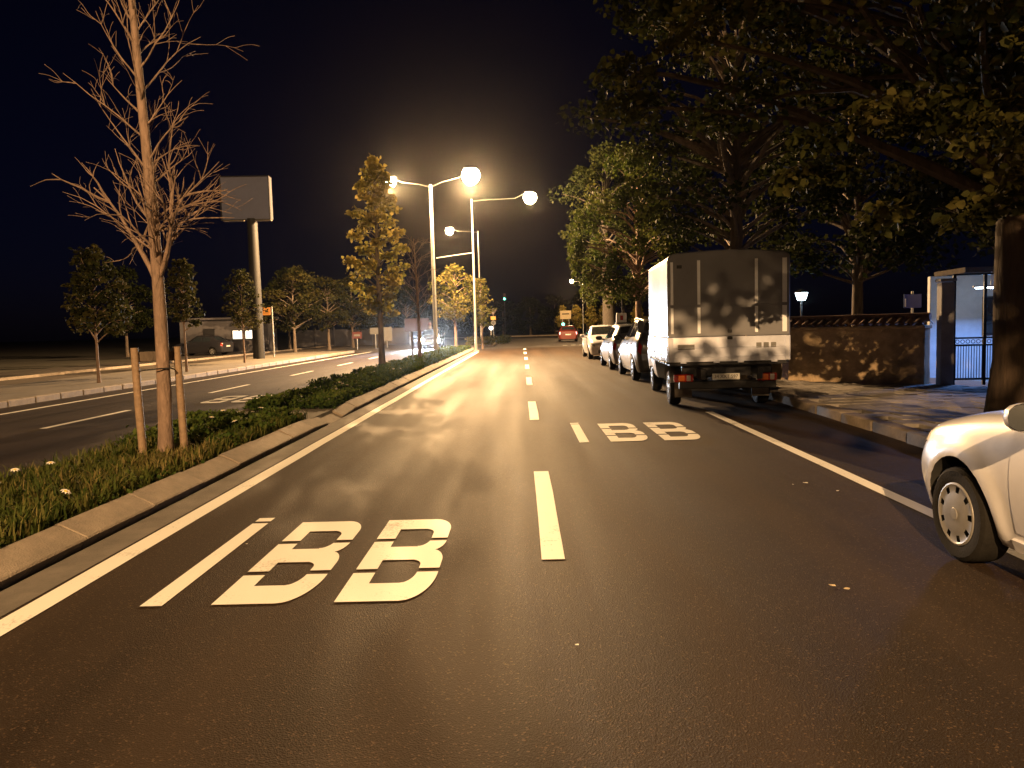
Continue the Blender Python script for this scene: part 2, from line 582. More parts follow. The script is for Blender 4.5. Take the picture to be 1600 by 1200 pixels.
# ---- left pavement, verge, service road
lp = tag(sheet('left_pavement', -15.9, -11.82, -20, 54, 0.13, M_WALK, th=0.2), kind='structure')
me_lk = None
for k in range(4, 53):
    if me_lk is None:
        o = MB().bbox((0, 0.487, 0), (0.2, 0.972, 0.30), 0.02, 1).build('kerb_stone', M_CONC, lp)
        me_lk = o.data
    else:
        o = link(bpy.data.objects.new('kerb_stone', me_lk), lp)
    o.location = (-11.72 + rng2.uniform(-.01, .01), k + .1, -0.005 + rng2.uniform(-.006, .006))
tag(sheet('verge', -19.2, -15.9, -20, 90, 0.03, M_SOIL, th=0.1), kind='structure')
tag(sheet('service_road', -24.5, -19.2, -20, 90, 0.01, M_OLD), kind='structure')
sk = tag(sheet('verge_kerb', -19.3, -19.12, -20, 90, 0.13, M_CONC, th=0.2), kind='structure')

M_DRY = mat('dry_leaf', (0.42, 0.34, 0.22), 0.7, var=0.2, scale=30)
M_PAPER = mat('paper_scrap', (0.7, 0.68, 0.62), 0.7, var=0.1)
lrs = random.Random(12)
for i, (x, y, sz, mt_, lab) in enumerate([(1.70, 4.22, .055, M_DRY, 'dry curled leaf lying on the asphalt in front of the white car'), (1.76, 4.17, .035, M_DRY, 'smaller dry leaf touching the curled leaf on the asphalt'),
        (2.55, 6.95, .05, M_PAPER, 'pale paper scrap on the road left of the parking line'), (2.42, 6.90, .03, M_PAPER, 'tiny pale scrap just left of the paper scrap'), (2.70, 6.6, .03, M_PAPER, 'tiny pale scrap nearest the parking line'),
        (-2.0, 5.35, .03, M_PAPER, 'tiny pale scrap between the edge line and the letter I'), (0.22, 3.5, .022, M_PAPER, 'single pale crumb on the asphalt below the lane dash')]):
    b = MB(); n = 7
    ring = [(sz * (.5 + .5 * lrs.random()) * math.cos(2 * math.pi * k / n), sz * (.35 + .4 * lrs.random()) * math.sin(2 * math.pi * k / n), .004 + sz * .35 * lrs.random()) for k in range(n)]
    b.add(ring + [(0, 0, .004)], [(k, (k + 1) % n, n) for k in range(n)])
    o = b.build('dry_leaf' if mt_ is M_DRY else 'paper_scrap', mt_); o.location = (x, y, .004); o.rotation_euler = (0, 0, lrs.uniform(0, 6)); o.scale = (.6, .6, .5)
    tag(o, lab, 'litter', 'litter on the road')

# ------------------------------------------------------------------ foliage helpers
def leaf_arrays(cent, size, rs, droop=0.3, simple=False, nrm=None):
    """cent (n,3) -> diamond leaves folded on the midrib"""
    n = len(cent)
    d = rs.normal(size=(n, 3))
    d[:, 2] = d[:, 2] * 0.6 - droop
    d /= np.linalg.norm(d, axis=1, keepdims=True) + 1e-9
    r = rs.normal(size=(n, 3))
    s_ = np.cross(d, r)
    s_ /= np.linalg.norm(s_, axis=1, keepdims=True) + 1e-9
    u = np.cross(s_, d)
    L = size * rs.uniform(0.6, 1.25, size=(n, 1))
    W = L * rs.uniform(0.34, 0.48, size=(n, 1))
    if simple:
        P = np.stack([cent, cent + d * L * .5 + s_ * W + u * L * .12, cent + d * L, cent + d * L * .5 - s_ * W + u * L * .12], 1)
        idx = np.array([0, 1, 2, 0, 2, 3])
        k = 4
        cc = np.full(2 * n, 3)
    else:
        P = np.stack([cent, cent + d * L * .28 + s_ * W * .95 + u * L * .10, cent + d * L * .68 + s_ * W * .8 + u * L * .06,
                      cent + d * L - u * L * .12, cent + d * L * .68 - s_ * W * .8 + u * L * .06, cent + d * L * .28 - s_ * W * .95 + u * L * .10], 1)
        idx = np.array([0, 1, 2, 3, 0, 3, 4, 5])
        k = 6
        cc = np.full(2 * n, 4)
    F = (np.arange(n)[:, None] * k + idx[None, :]).ravel()
    return P.reshape(-1, 3), F, cc, k

def make_crown(name, clumps, leaf, mt, parent, seed, simple=False, droop=0.3):
    """clumps: (x, y, z, rx, ry, rz, n)"""
    rs = np.random.RandomState(seed)
    C, RN = [], []
    for (x, y, z, rx, ry, rz, n) in clumps:
        n = int(n)
        p = rs.normal(size=(n, 3))
        p /= np.linalg.norm(p, axis=1, keepdims=True)
        p *= rs.uniform(0.25, 1.0, size=(n, 1)) ** 0.6
        C.append(p * np.array([rx, ry, rz]) + np.array([x, y, z]))
        base = rs.uniform(0.15, 0.85)
        RN.append(np.clip(base + rs.normal(size=n) * 0.2, 0, 1))
    C = np.concatenate(C); RN = np.concatenate(RN)
    P, F, cc, k = leaf_arrays(C, leaf, rs, droop, simple)
    return np_mesh(name, P, F, cc, mt, parent, np.repeat(RN, k))

def limb_path(a, b, rs, bend=0.12, n=5):
    a, b = np.array(a, float), np.array(b, float)
    L = np.linalg.norm(b - a)
    pts = []
    off = rs.normal(size=3) * bend * L
    for i in range(n + 1):
        t = i / n
        p = a + (b - a) * t + off * math.sin(math.pi * t) * 0.6
        p[2] += math.sin(math.pi * t) * 0.10 * L
        pts.append(tuple(p))
    return pts

def tree(name, label, loc, height, r0, clumps, leaf, mleaf, mbark, seed, group=None, simple=False, trunk_top=None, lean=(0, 0), droop=0.3, limbs=True, cat='tree', limb_k=1.0, limb_min=0.0):
    t = empty(name, loc, 0, label, cat, group)
    rs = np.random.RandomState(seed)
    b = MB()
    tt = trunk_top or height * 0.8
    path, rad = [], []
    for i in range(9):
        f = i / 8
        path.append((lean[0] * f + rs.normal() * .012 * height * f * .4, lean[1] * f + rs.normal() * .012 * height * f * .4, tt * f - 0.04))
        rad.append(r0 * (1.28 if i == 0 else 1.0) * (1 - 0.72 * f))
    b.tube(path, rad, 10)
    if limbs:
        for c in clumps:
            if c[2] < limb_min: continue
            zz = max(0.28 * height, min(tt * .97, c[2] - 0.35 * math.hypot(c[0], c[1]) - 0.2))
            f = min(1, zz / tt)
            a = (lean[0] * f, lean[1] * f, zz)
            L = math.dist(a, c[:3])
            r = min(r0 * (1 - 0.72 * f) * 0.6, 0.016 + 0.018 * L) * limb_k
            b.tube(limb_path(a, c[:3], rs), [r * (1 - .8 * i / 5) + .003 for i in range(6)], 5)
    b.build('trunk', mbark, t, 60)
    make_crown('crown', clumps, leaf, mleaf, t, seed + 1, simple, droop)
    return t

def column_clumps(seed, z0, z1, rmax, nclump, per, shape='cone', cr=0.3):
    rs = np.random.RandomState(seed)
    out = []
    for i in range(nclump):
        f = (i + rs.uniform(0, .9)) / nclump
        z = z0 + (z1 - z0) * f
        if shape == 'cone':
            R = rmax * (0.55 + 0.9 * f if f < .25 else (1.0 - (f - .25) / .75) ** 0.75 * .8 + .15)
        else:
            R = rmax * math.sqrt(max(0.05, 1 - (2 * f - 0.9) ** 2))
        a = i * 2.399 + rs.uniform(-.5, .5)
        rr = R * rs.uniform(0.35, 1.0)
        c = cr * rs.uniform(.7, 1.3) * (0.6 + 0.5 * R / rmax)
        out.append((rr * math.cos(a), rr * math.sin(a), z, c * 1.2, c * 1.2, c * .65, int(per * rs.uniform(.7, 1.3))))
    return out

# ------------------------------------------------------------------ planting in the median
def blades(name, label, x0, x1, y0, y1, n, h0, h1, mt, seed, z, holes=()):
    rs = np.random.RandomState(seed)
    nt_ = n // 9
    tc = np.stack([rs.uniform(x0, x1, nt_), rs.uniform(y0, y1, nt_)], 1)
    ti = rs.randint(0, nt_, n)
    p = tc[ti] + rs.normal(size=(n, 2)) * 0.045
    hh = (h0 + (h1 - h0) * rs.rand(nt_) ** 1.6)[ti] * rs.uniform(.6, 1.15, n)
    keep = (p[:, 0] > x0) & (p[:, 0] < x1)
    p, hh, ti = p[keep], hh[keep], ti[keep]
    n = len(p)
    a = rs.uniform(0, 2 * np.pi, n)
    d = np.stack([np.cos(a), np.sin(a)], 1)
    s_ = np.stack([-d[:, 1], d[:, 0]], 1)
    lean = rs.uniform(.1, .95, n)[:, None]
    w = rs.uniform(.004, .009, n)[:, None]
    H = hh[:, None]
    def pt(q, zz):
        return np.concatenate([q, zz], 1)
    zc = np.full((n, 1), z)
    P = np.stack([pt(p - s_ * w, zc), pt(p + s_ * w, zc),
                  pt(p + d * H * lean * .35 + s_ * w, zc + H * .6), pt(p + d * H * lean * .35 - s_ * w, zc + H * .6),
                  pt(p + d * H * lean, zc + H * (1.0 - .25 * lean))], 1).reshape(-1, 3)
    idx = np.array([0, 1, 2, 3, 3, 2, 4])
    F = (np.arange(n)[:, None] * 5 + idx[None]).ravel()
    cc = np.tile([4, 3], n)
    tint = np.clip(rs.rand(nt_) ** 1.5 * .8, 0, 1)[ti] + rs.normal(size=n) * .12
    # drier straw round the young tree
    dry = np.exp(-((p[:, 0] + 3.75) ** 2 / .15 + (p[:, 1] - 8.1) ** 2 / 1.2))
    tint = np.clip(tint + dry * .55, 0, 1)
    o = np_mesh(name, P, F, cc, mt, None, np.repeat(tint, 5))
    return tag(o, label, 'grass', kind='stuff')
blades('grass', 'rough green and straw grass in the near median bed', -4.93, -3.40, 0.5, 11.95, 52000, .05, .24, M_GRASS, 3, 0.125)

def ground_cover(name, label, x0, x1, y0, y1, n, h, leaf, seed, z=0.12):
    rs = np.random.RandomState(seed)
    nc = int((y1 - y0) * (x1 - x0) * 9)
    cx, cy, ch = rs.uniform(x0, x1, nc), rs.uniform(y0, y1, nc), h * rs.uniform(.45, 1.15, nc)
    ci = rs.randint(0, nc, n)
    p = np.stack([cx[ci] + rs.normal(size=n) * .11, cy[ci] + rs.normal(size=n) * .11, z + ch[ci] * rs.rand(n) ** .7], 1)
    p[:, 0] = np.clip(p[:, 0], x0 - .03, x1 + .03)
    p = p[(p[:, 1] > y0) & (p[:, 1] < y1)]
    n = len(p)
    P, F, cc, k = leaf_arrays(p, leaf, rs, -0.45, True)
    P[:, 2] = np.maximum(P[:, 2], z)
    tint = np.clip((p[:, 2] - z) / h * .5 + rs.normal(size=n) * .2 + .12, 0, 1)
    o = np_mesh(name, P, F, cc, M_COVER, None, np.repeat(tint, k))
    return tag(o, label, 'ground cover', kind='stuff')
ground_cover('ground_cover', 'dark leafy ground cover mixed into the near median grass', -4.92, -3.45, 8.6, 11.9, 9000, .24, .055, 21)
ground_cover('ground_cover', 'low leafy weeds at the front of the near median bed', -4.92, -3.42, 1.0, 8.0, 6500, .11, .042, 22)
ground_cover('ground_cover', 'dense dark green planting in the long median bed past the gap', -4.92, -3.42, 13.45, 30, 52000, .22, .065, 23)
ground_cover('ground_cover', 'yellow-lit low planting at the far end of the median', -4.92, -3.42, 30, 51, 22000, .20, .10, 24)

M_PETAL = mat('white_petal', (0.75, 0.72, 0.68), 0.6, var=0.1)
M_YELLOW = mat('flower_eye', (0.6, 0.4, 0.05), 0.7)
def flower_proto():
    t = empty('daisy', (0, 0, 0), 0)
    st = MB(); st.tube([(0, 0, 0), (.01, 0, .1), (.0, .01, .2)], [.003, .003, .002], 5); st.build('stem', M_GRASS, t)
    pt = MB()
    for j in range(9):
        a = 2 * math.pi * j / 9
        c, s_ = math.cos(a), math.sin(a)
        pt.add([(0, .01, .2), (c * .02 - s_ * .007, .01 + s_ * .02 + c * .007, .208), (c * .034, .01 + s_ * .034, .2), (c * .02 + s_ * .007, .01 + s_ * .02 - c * .007, .208)], [(0, 1, 2, 3)])
    pt.build('petals', M_PETAL, t)
    ey = MB(); ey.lathe([(0.0, .212), (.008, .209), (.011, .203)], (0, .01, 0), n=8); ey.build('flower_eye', M_YELLOW, t)
    return t
fp = flower_proto()
frs = random.Random(4)
fspots = [(-3.55, 4.62), (-3.62, 5.7), (-4.2, 5.9), (-4.5, 6.6), (-4.35, 6.9), (-4.1, 5.1), (-3.7, 9.9), (-4.3, 10.4), (-3.9, 10.9), (-4.6, 9.9), (-4.45, 11.3), (-4.0, 11.5)]
fsp2 = [(-4.0 + frs.uniform(-.7, .5), frs.uniform(14, 24)) for _ in range(14)]
for i, (x, y) in enumerate(fspots + fsp2):
    o = fp if i == 0 else copy_tree(fp)
    o.location = (x, y, 0.13 if i < 12 else 0.15)
    o.rotation_euler = (frs.uniform(-.5, .2), frs.uniform(-.3, .3), frs.uniform(0, 6))
    o.scale = [1.25] * 3
    if i < 12:
        tag(o, 'small white daisy in the grass of the near median bed', 'flower', 'daisies in the near bed')
    else:
        tag(o, 'small white daisy among the dark planting past the median gap', 'flower', 'daisies in the far bed')

# ------------------------------------------------------------------ bare young tree with stakes
def bare_tree(name, label, loc, height, r0, seed, whorls, twig_r=0.010, group=None, nt_=5):
    t = empty(name, loc, 0, label, 'tree', group)
    rs = np.random.RandomState(seed)
    def axis(z):
        return np.array([0.05 * math.sin(z * .7) - .006 * z, 0.03 * math.sin(z * .9 + 1), z])
    def rad(z):
        return r0 * (1 - 0.80 * (z / height) ** 1.1)
    b = MB()
    zs = np.linspace(-.05, height, 18)
    b.tube([tuple(axis(z)) for z in zs], [max(.008, rad(max(z, 0))) * (1.18 if i == 0 else 1) * (1 + .04 * rs.normal()) for i, z in enumerate(zs)], 12)
    trunk = b.build('trunk', M_BARK, t, 60)
    for (z, az, L, el, r) in whorls:
        g = MB()
        a = axis(z)
        d = np.array([math.cos(az) * math.cos(el), math.sin(az) * math.cos(el), math.sin(el)])
        def grow(p, d, L, r, depth):
            n = 6
            pts = [tuple(p)]
            dirs = []
            q = p.copy(); dd = d.copy()
            curl = rs.normal(size=3) * .10
            for i in range(n):
                dd = dd + curl * .5 + rs.normal(size=3) * .085 + np.array([0, 0, .05 if i < 3 else -.06])
                dd /= np.linalg.norm(dd)
                q = q + dd * L / n
                pts.append(tuple(q)); dirs.append(dd.copy())
            g.tube(pts, [max(.0020, r * .82 * (1 - .8 * i / n)) for i in range(n + 1)], 6 if depth == 0 else 4, cap=False)
            if depth < 2:
                k = nt_ if depth == 0 else 3
                for j in range(k):
                    i = min(n - 1, int(rs.uniform(.22, .98) * n))
                    side = rs.normal(size=3); side -= dirs[i] * side.dot(dirs[i]); side /= np.linalg.norm(side)
                    nd = dirs[i] * .8 + side * .62 + np.array([0, 0, .12]); nd /= np.linalg.norm(nd)
                    grow(np.array(pts[i]), nd, L * rs.uniform(.30, .55) * (1.15 - .1 * depth), max(.003, r * .45), depth + 1)
        grow(a, d, L, r, 0)
        g.build('branch', M_BARK, t, 70)
    return t
W = []
rs = random.Random(11)
# the strong low fork: three limbs rising steeply
W += [(1.93, math.pi + .15, 1.25, 1.08, .042), (1.97, .1, 1.25, 1.12, .038), (1.98, -.5, 1.35, .95, .034), (2.05, 2.2, 1.1, 1.0, .03), (2.1, 1.1, 1.1, 1.05, .03)]
for i in range(15):
    W.append((2.2 + rs.uniform(0, .95), i * 2.4 + rs.uniform(-.4, .4), rs.uniform(.75, 1.1), rs.uniform(.25, .85), rs.uniform(.014, .022)))
for i in range(21):
    z = 3.0 + i * .12
    W.append((z, i * 2.4 + rs.uniform(-.4, .4) + .7, rs.uniform(.55, .95) * (1.15 - .06 * (z - 3)), rs.uniform(.45, .95), rs.uniform(.012, .018)))
for i in range(9):
    W.append((5.4 + i * .14, i * 2.4, rs.uniform(.3, .6), rs.uniform(.7, 1.1), .009))
bare_tree('bare_tree', 'leafless young tree tied between two round stakes in the near median bed', (-3.97, 8.34, 0.12), 6.8, 0.080, 31, W, nt_=4)

st = empty('tree_stakes', (-3.97, 8.34, 0.12), 0, 'pair of round wooden stakes with a crossbar beside the leafless tree', 'tree stake')
for x, y in ((-.225, -.02), (0.125, .22)):
    s_ = MB(); s_.tube([(x, y, -.05), (x + (-.02 if x < 0 else -.01), y, .6), (x + (-.03 if x < 0 else -.02), y, 1.26)], [.042, .042, .039], 14)
    s_.build('stake', M_STAKE, st, 50)
c = MB(); c.bbox((-.06, .145, 1.16), (.46, .045, .11), .008, 1, rz=R_(34)); c.build('crossbar', M_BARKD, st)
c = MB(); c.tube([(-.25, -.0, 1.0), (-.1, -.125, 1.02), (.03, -.12, 1.03), (.125, .0, 1.03), (.05, .27, 1.0)], .008, 6); c.build('tie', M_BLACKPL, st)

# small bare tree further up the median with two stakes
W2 = []
for i in range(26):
    z = 1.9 + i * .125
    W2.append((z, i * 2.4, rs.uniform(.6, 1.05) * (1.25 - .16 * (z - 1.9)), rs.uniform(.4, .9), .016))
bare_tree('bare_tree', 'smaller leafless tree behind the tall leafy one in the median', (-4.42, 32.8, 0.12), 5.2, 0.075, 35, W2, nt_=5)
st2 = empty('tree_stakes', (-4.42, 32.8, 0.12), 0, 'pair of stakes at the smaller leafless tree near the first lamp post', 'tree stake')
for x, y in ((-.27, 0), (.12, -.2)):
    s_ = MB(); s_.tube([(x, y, -.05), (x, y, 1.3)], .04, 8); s_.build('stake', M_STAKE, st2, 50)

# leafy trees in the median
tree('median_tree', 'tall narrow leafy tree in the median by the oncoming headlights', (-4.82, 26.3, 0.12), 7.2, 0.11,
     column_clumps(41, 1.95, 7.1, 1.15, 50, 72, 'cone', .28), .15, M_LEAFY, M_BARKD, 41, simple=False, trunk_top=6.9)
tree('median_tree', 'olive leafy tree in the median just past the first lamp post', (-4.35, 50.5, 0.1), 5.6, 0.10,
     column_clumps(43, 2.0, 5.4, 1.5, 34, 90, 'ball', .45), .17, M_LEAF, M_BARK, 43, simple=True)
tree('median_tree', 'slim young tree growing against the second lamp post', (-2.75, 53.4, 0.0), 5.0, 0.06,
     column_clumps(44, 1.6, 4.9, .75, 26, 70, 'cone', .33), .15, M_LEAF, M_BARK, 44, simple=True)

# ------------------------------------------------------------------ right-hand trees
rs = random.Random(77)
T1 = (6.12, 9.55, 0.10)
cl = []
# boughs that the lamp behind us catches (world positions), then the shaded inner mass
lit = [(1.55, 9.3, 5.25, .5), (2.15, 9.0, 5.2, .55), (2.9, 8.9, 5.25, .5), (1.95, 8.8, 4.65, .38), (1.35, 9.6, 4.55, .38), (1.5, 10.2, 4.3, .4),
       (3.35, 7.1, 3.35, .36), (3.75, 7.0, 3.25, .36), (4.1, 6.8, 3.05, .34), (4.45, 6.9, 2.75, .34), (2.95, 7.6, 3.25, .28), (3.25, 7.0, 2.42, .20), (3.16, 7.05, 2.3, .13),
       (4.0, 7.0, 2.36, .24), (4.25, 7.0, 2.5, .26), (2.9, 8.2, 2.95, .26), (3.3, 8.3, 3.05, .28), (4.5, 7.4, 3.3, .4), (4.3, 6.2, 3.7, .4), (3.7, 6.3, 4.0, .42)]
for (x, y, z, r) in lit:
    cl.append((x - T1[0], y - T1[1], z - T1[2], r * 1.15, r * 1.15, r * .55, 150 * (r / .3) ** 1.6))
for i in range(120):
    f = rs.random()
    a = rs.uniform(0, 2 * math.pi)
    R = rs.uniform(.5, 1.0) * 4.3 * math.sqrt(max(.08, 1 - (2 * f - .75) ** 2))
    x, y, z = R * math.cos(a) - .5, R * math.sin(a), 3.3 + 6.6 * f
    if z < 4.0 and x < -2.0:
        continue
    r = rs.uniform(.35, .65)
    cl.append((x, y, z, r * 1.3, r * 1.3, r * .6, 200))
tree('broadleaf_tree', 'large thick-trunked tree on the pavement beside the near white car', T1, 9.5, 0.30, cl, .100, M_LEAFT, mat('shaded_bark', (.05, .034, .023), .95, var=.5, scale=12, bump=1.0, bscale=22, stretch=(1, 1, .18)), 51, 'trees along the right pavement', lean=(-.35, -.3), trunk_top=7.0, limb_min=3.6, limb_k=.75)  # trunk bark darkened, shade under the crown put into its colour

def round_clumps(seed, n, R, z0, z1, per, cr=.6, minx=None):
    q = random.Random(seed); out = []
    for i in range(n):
        f = q.random(); a = q.uniform(0, 6.283)
        rr = q.uniform(.45, 1.0) * R * math.sqrt(max(.08, 1 - (2 * f - .85) ** 2))
        x, y = rr * math.cos(a), rr * math.sin(a)
        if minx is not None and x < minx: continue
        r = cr * q.uniform(.6, 1.2)
        out.append((x, y, z0 + (z1 - z0) * f, r * 1.2, r * 1.2, r * .7, per))
    return out
c0 = []
q = random.Random(59)
for i in range(330):
    f = q.random(); a = q.uniform(0, 6.283)
    R = q.uniform(.1, 1.0) ** .6 * 3.7
    x, y, z = R * math.cos(a) - 3.3, R * math.sin(a) * 1.15, 4.95 + .03 * R * R + 3.4 * f
    r = q.uniform(.4, .75)
    C_ = np.array([x + 5.3, y - 1.6, z + .1])
    skip = False
    for tg_ in ((1.5, 9.3, 5.2), (4.2, 13, 1.7), (2.55, 13, .95), (3.85, 13, .95), (.8, 10.7, 0), (1.45, 10.7, 0), (2.1, 10.7, 0), (1.45, 9.8, 0), (6.8, 16, .7), (6.2, 13, .1), (5.4, 10.5, .1), (5.2, 12.5, .1)):  # gaps cut in this unseen crown to pass lamplight onto these spots
        A_, D_ = np.array([-2.6, -14, 9.6]), np.array(tg_) - np.array([-2.6, -14, 9.6])
        k_ = D_.dot(C_ - A_) / D_.dot(D_)
        if np.linalg.norm(A_ + D_ * k_ - C_) < .38: skip = True
    if skip: continue
    c0.append((x, y, z, r * 1.25, r * 1.25, r * .5, 110))
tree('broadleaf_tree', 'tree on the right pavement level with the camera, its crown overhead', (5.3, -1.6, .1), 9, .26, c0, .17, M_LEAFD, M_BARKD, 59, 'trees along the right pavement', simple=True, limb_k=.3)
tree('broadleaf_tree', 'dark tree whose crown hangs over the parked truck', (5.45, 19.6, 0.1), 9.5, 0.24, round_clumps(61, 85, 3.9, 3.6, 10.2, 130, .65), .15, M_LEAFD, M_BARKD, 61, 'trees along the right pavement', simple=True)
c3 = []
q = random.Random(62)
for i in range(78):
    a = q.uniform(0, 6.28); f = q.random()
    R = 2.7 * math.sqrt(max(.12, 1 - (1.7 * f - .62) ** 2)) * q.uniform(.5, 1)
    r = q.uniform(.35, .6)
    c3.append((R * math.cos(a) - .4, R * math.sin(a), 2.7 + 6.8 * f, r * .9, r * .9, r * 1.3, 150))
tree('broadleaf_tree', 'green tree with hanging foliage and a pale trunk beyond the truck', (5.55, 36.5, 0.1), 9.3, 0.17, c3, .16, M_LEAFG, M_BARK, 62, 'trees along the right pavement', simple=True, droop=.8)
tree('broadleaf_tree', 'big dark-trunked tree behind the parked white saloon', (5.75, 50.0, 0.1), 12, 0.50, round_clumps(63, 60, 3.6, 5.2, 12.5, 120, .75), .2, M_LEAFD, mat('very_dark_bark', (.03, .024, .018), .95, var=.4, bump=.8), 63, 'trees along the right pavement', simple=True, lean=(-.3, 0))
tree('garden_tree', 'dark garden tree behind the tiled wall', (10.2, 23.5, -.03), 9, 0.2, round_clumps(64, 60, 4.2, 3.2, 9.8, 110, .8), .2, M_LEAFD, M_BARKD, 64, 'garden trees behind the wall', simple=True)
tree('garden_tree', 'garden tree rising over the iron gate', (12.0, 19.5, -.03), 8, 0.18, round_clumps(65, 50, 3.6, 3.2, 9.2, 110, .8), .2, M_LEAFD, M_BARKD, 65, 'garden trees behind the wall', simple=True)
tree('garden_tree', 'farther garden tree behind the parked cars', (10.0, 36.0, -.03), 10, 0.22, round_clumps(66, 55, 4.2, 3.0, 10.5, 100, .9), .22, M_LEAFD, M_BARKD, 66, 'garden trees behind the wall', simple=True)

wd = make_crown('weeds', [(5.62, 9.05, .2, .22, .16, .12, 90), (5.9, 8.95, .18, .18, .14, .1, 60)], .08, M_GRASS, None, 68, True, -.3)
tag(wd, 'tuft of weeds at the foot of the thick pavement tree', 'weeds', kind='stuff')

# ------------------------------------------------------------------ left-hand trees
tree('street_tree', 'young leafy tree on the left pavement, nearest to the photo edge', (-12.98, 23.3, .1), 4.1, 0.05, column_clumps(71, 1.62, 4.1, 1.2, 30, 55, 'cone', .30), .14, M_LEAFM, M_BARK, 71, 'young trees on the left pavement')
tree('street_tree', 'young leafy tree on the left pavement right behind the leafless tree', (-12.72, 28.9, .1), 4.2, 0.05, column_clumps(72, 1.9, 4.2, 1.0, 24, 50, 'cone', .28), .14, M_LEAFM, M_BARK, 72, 'young trees on the left pavement')
tree('street_tree', 'young tree on the left pavement in front of the billboard pole', (-13.3, 36.6, .1), 4.3, 0.05, column_clumps(73, 1.7, 4.4, 1.1, 24, 55, 'cone', .33), .16, M_LEAFM, M_BARK, 73, 'young trees on the left pavement', simple=True)
for i, (x, y, h, lab) in enumerate([(-16.6, 56, 6.2, 'olive tree with a peaked crown right of the billboard pole'), (-15.6, 62, 5.6, 'second olive tree right of the orange sign'), (-15.2, 69, 6.2, 'darker tree between the orange sign and the tall median tree'),
                               (-13.4, 72, 4.6, 'small low tree just left of the tall median tree'), (-20, 66, 6.8, 'broad tree behind the billboard pole'), (-12.6, 84, 6.0, 'dark tree behind the tall median tree'), (-7.5, 88, 6.0, 'dark tree behind the first lamp post'), (-30, 58, 6.5, 'dark tree over the low shop')]):
    tree('roadside_tree', lab, (x, y, 0), h, .13, round_clumps(80 + i, 40, 2.3 if h > 5 else 1.6, 1.9, h, 90, .6), .22, M_LEAFM if i < 4 else M_LEAFD, M_BARKD, 80 + i, 'trees on the far left', simple=True)

# far tree line
for i, (x, y, h) in enumerate([(-8, 128, 6.5), (-3.2, 134, 6.2), (1.5, 130, 6.0), (6, 138, 6.6), (-14, 126, 7), (11.5, 136, 7.5), (17, 128, 8)]):
    tree('distant_tree', ['dark distant tree left of the yield sign', 'dark distant tree behind the yield sign', 'dark distant tree straight up the road', 'dark distant tree left of the red car', 'dark distant tree above the oncoming car', 'dark distant tree behind the young yellow trees', 'dark distant tree far behind the white saloon'][i],
         (x, y, 0), h, .2, round_clumps(100 + i, 34, 3.4, .8, h, 90, .9), .34, M_LEAFD, M_BARKD, 100 + i, 'distant trees past the junction', simple=True, limbs=False)
for i, x in enumerate([5.0, 6.8, 8.4, 10.1, 14.0]):
    tree('young_tree', ['yellowish young tree behind the beige board', 'second yellowish young tree from the beige board', 'third yellowish young tree from the beige board', 'fourth yellowish young tree from the beige board', 'yellowish young tree right of the big dark trunk'][i],
         (x, 93 + (i % 2), 0), 3.8, .05, column_clumps(120 + i, 1.3, 3.8, .85, 18, 50, 'cone', .36), .22, M_LEAFY, M_BARK, 120 + i, 'young trees past the junction', simple=True, limbs=False)
for i, (x, y) in enumerate([(-3.3, 60), (-2.6, 64), (-2.2, 68.5)]):
    sh = empty('shrub', (x, y, 0), 0, ['low shrub behind the second lamp post', 'low shrub in front of the yield sign', 'low dark shrub at the foot of the yield sign'][i], 'shrub', 'shrubs on the traffic island')
    make_crown('foliage', [(random.Random(i * 9 + k).uniform(-.9, .9), random.Random(i * 5 + k + 3).uniform(-1.2, 1.2), .45, .5, .6, .38, 130) for k in range(7)], .14, M_LEAF if i < 1 else M_LEAFD, sh, 130 + i, True)
isl = MB(); isl.bbox((-3.2, 65.5, .05), (2.0, 12, .16), .05, 2)
tag(isl.build('traffic_island', M_CONC), kind='structure')
fk = MB(); fk.box((4, 112.5, .08), (70, .4, .22)); tag(fk.build('far_kerb', M_CONC), kind='structure')

# ------------------------------------------------------------------ street lamps
M_LENS = emat('sodium_lens', (1.0, 0.82, 0.52), 90.0)
def point(name, loc, power, col, r, parent=None):
    l = bpy.data.lights.new(name, 'POINT')
    l.energy = power
    l.color = col
    l.shadow_soft_size = r
    o = bpy.data.objects.new(name, l)
    o.location = loc
    return link(o, parent)
def spot(name, loc, target, power, col, angle, blend, r, parent=None):
    l = bpy.data.lights.new(name, 'SPOT')
    l.energy = power; l.color = col; l.spot_size = R_(angle); l.spot_blend = blend; l.shadow_soft_size = r
    o = bpy.data.objects.new(name, l)
    o.location = loc
    d = Vector(target) - Vector(loc)
    o.rotation_euler = d.to_track_quat('-Z', 'Y').to_euler()
    return link(o, parent)

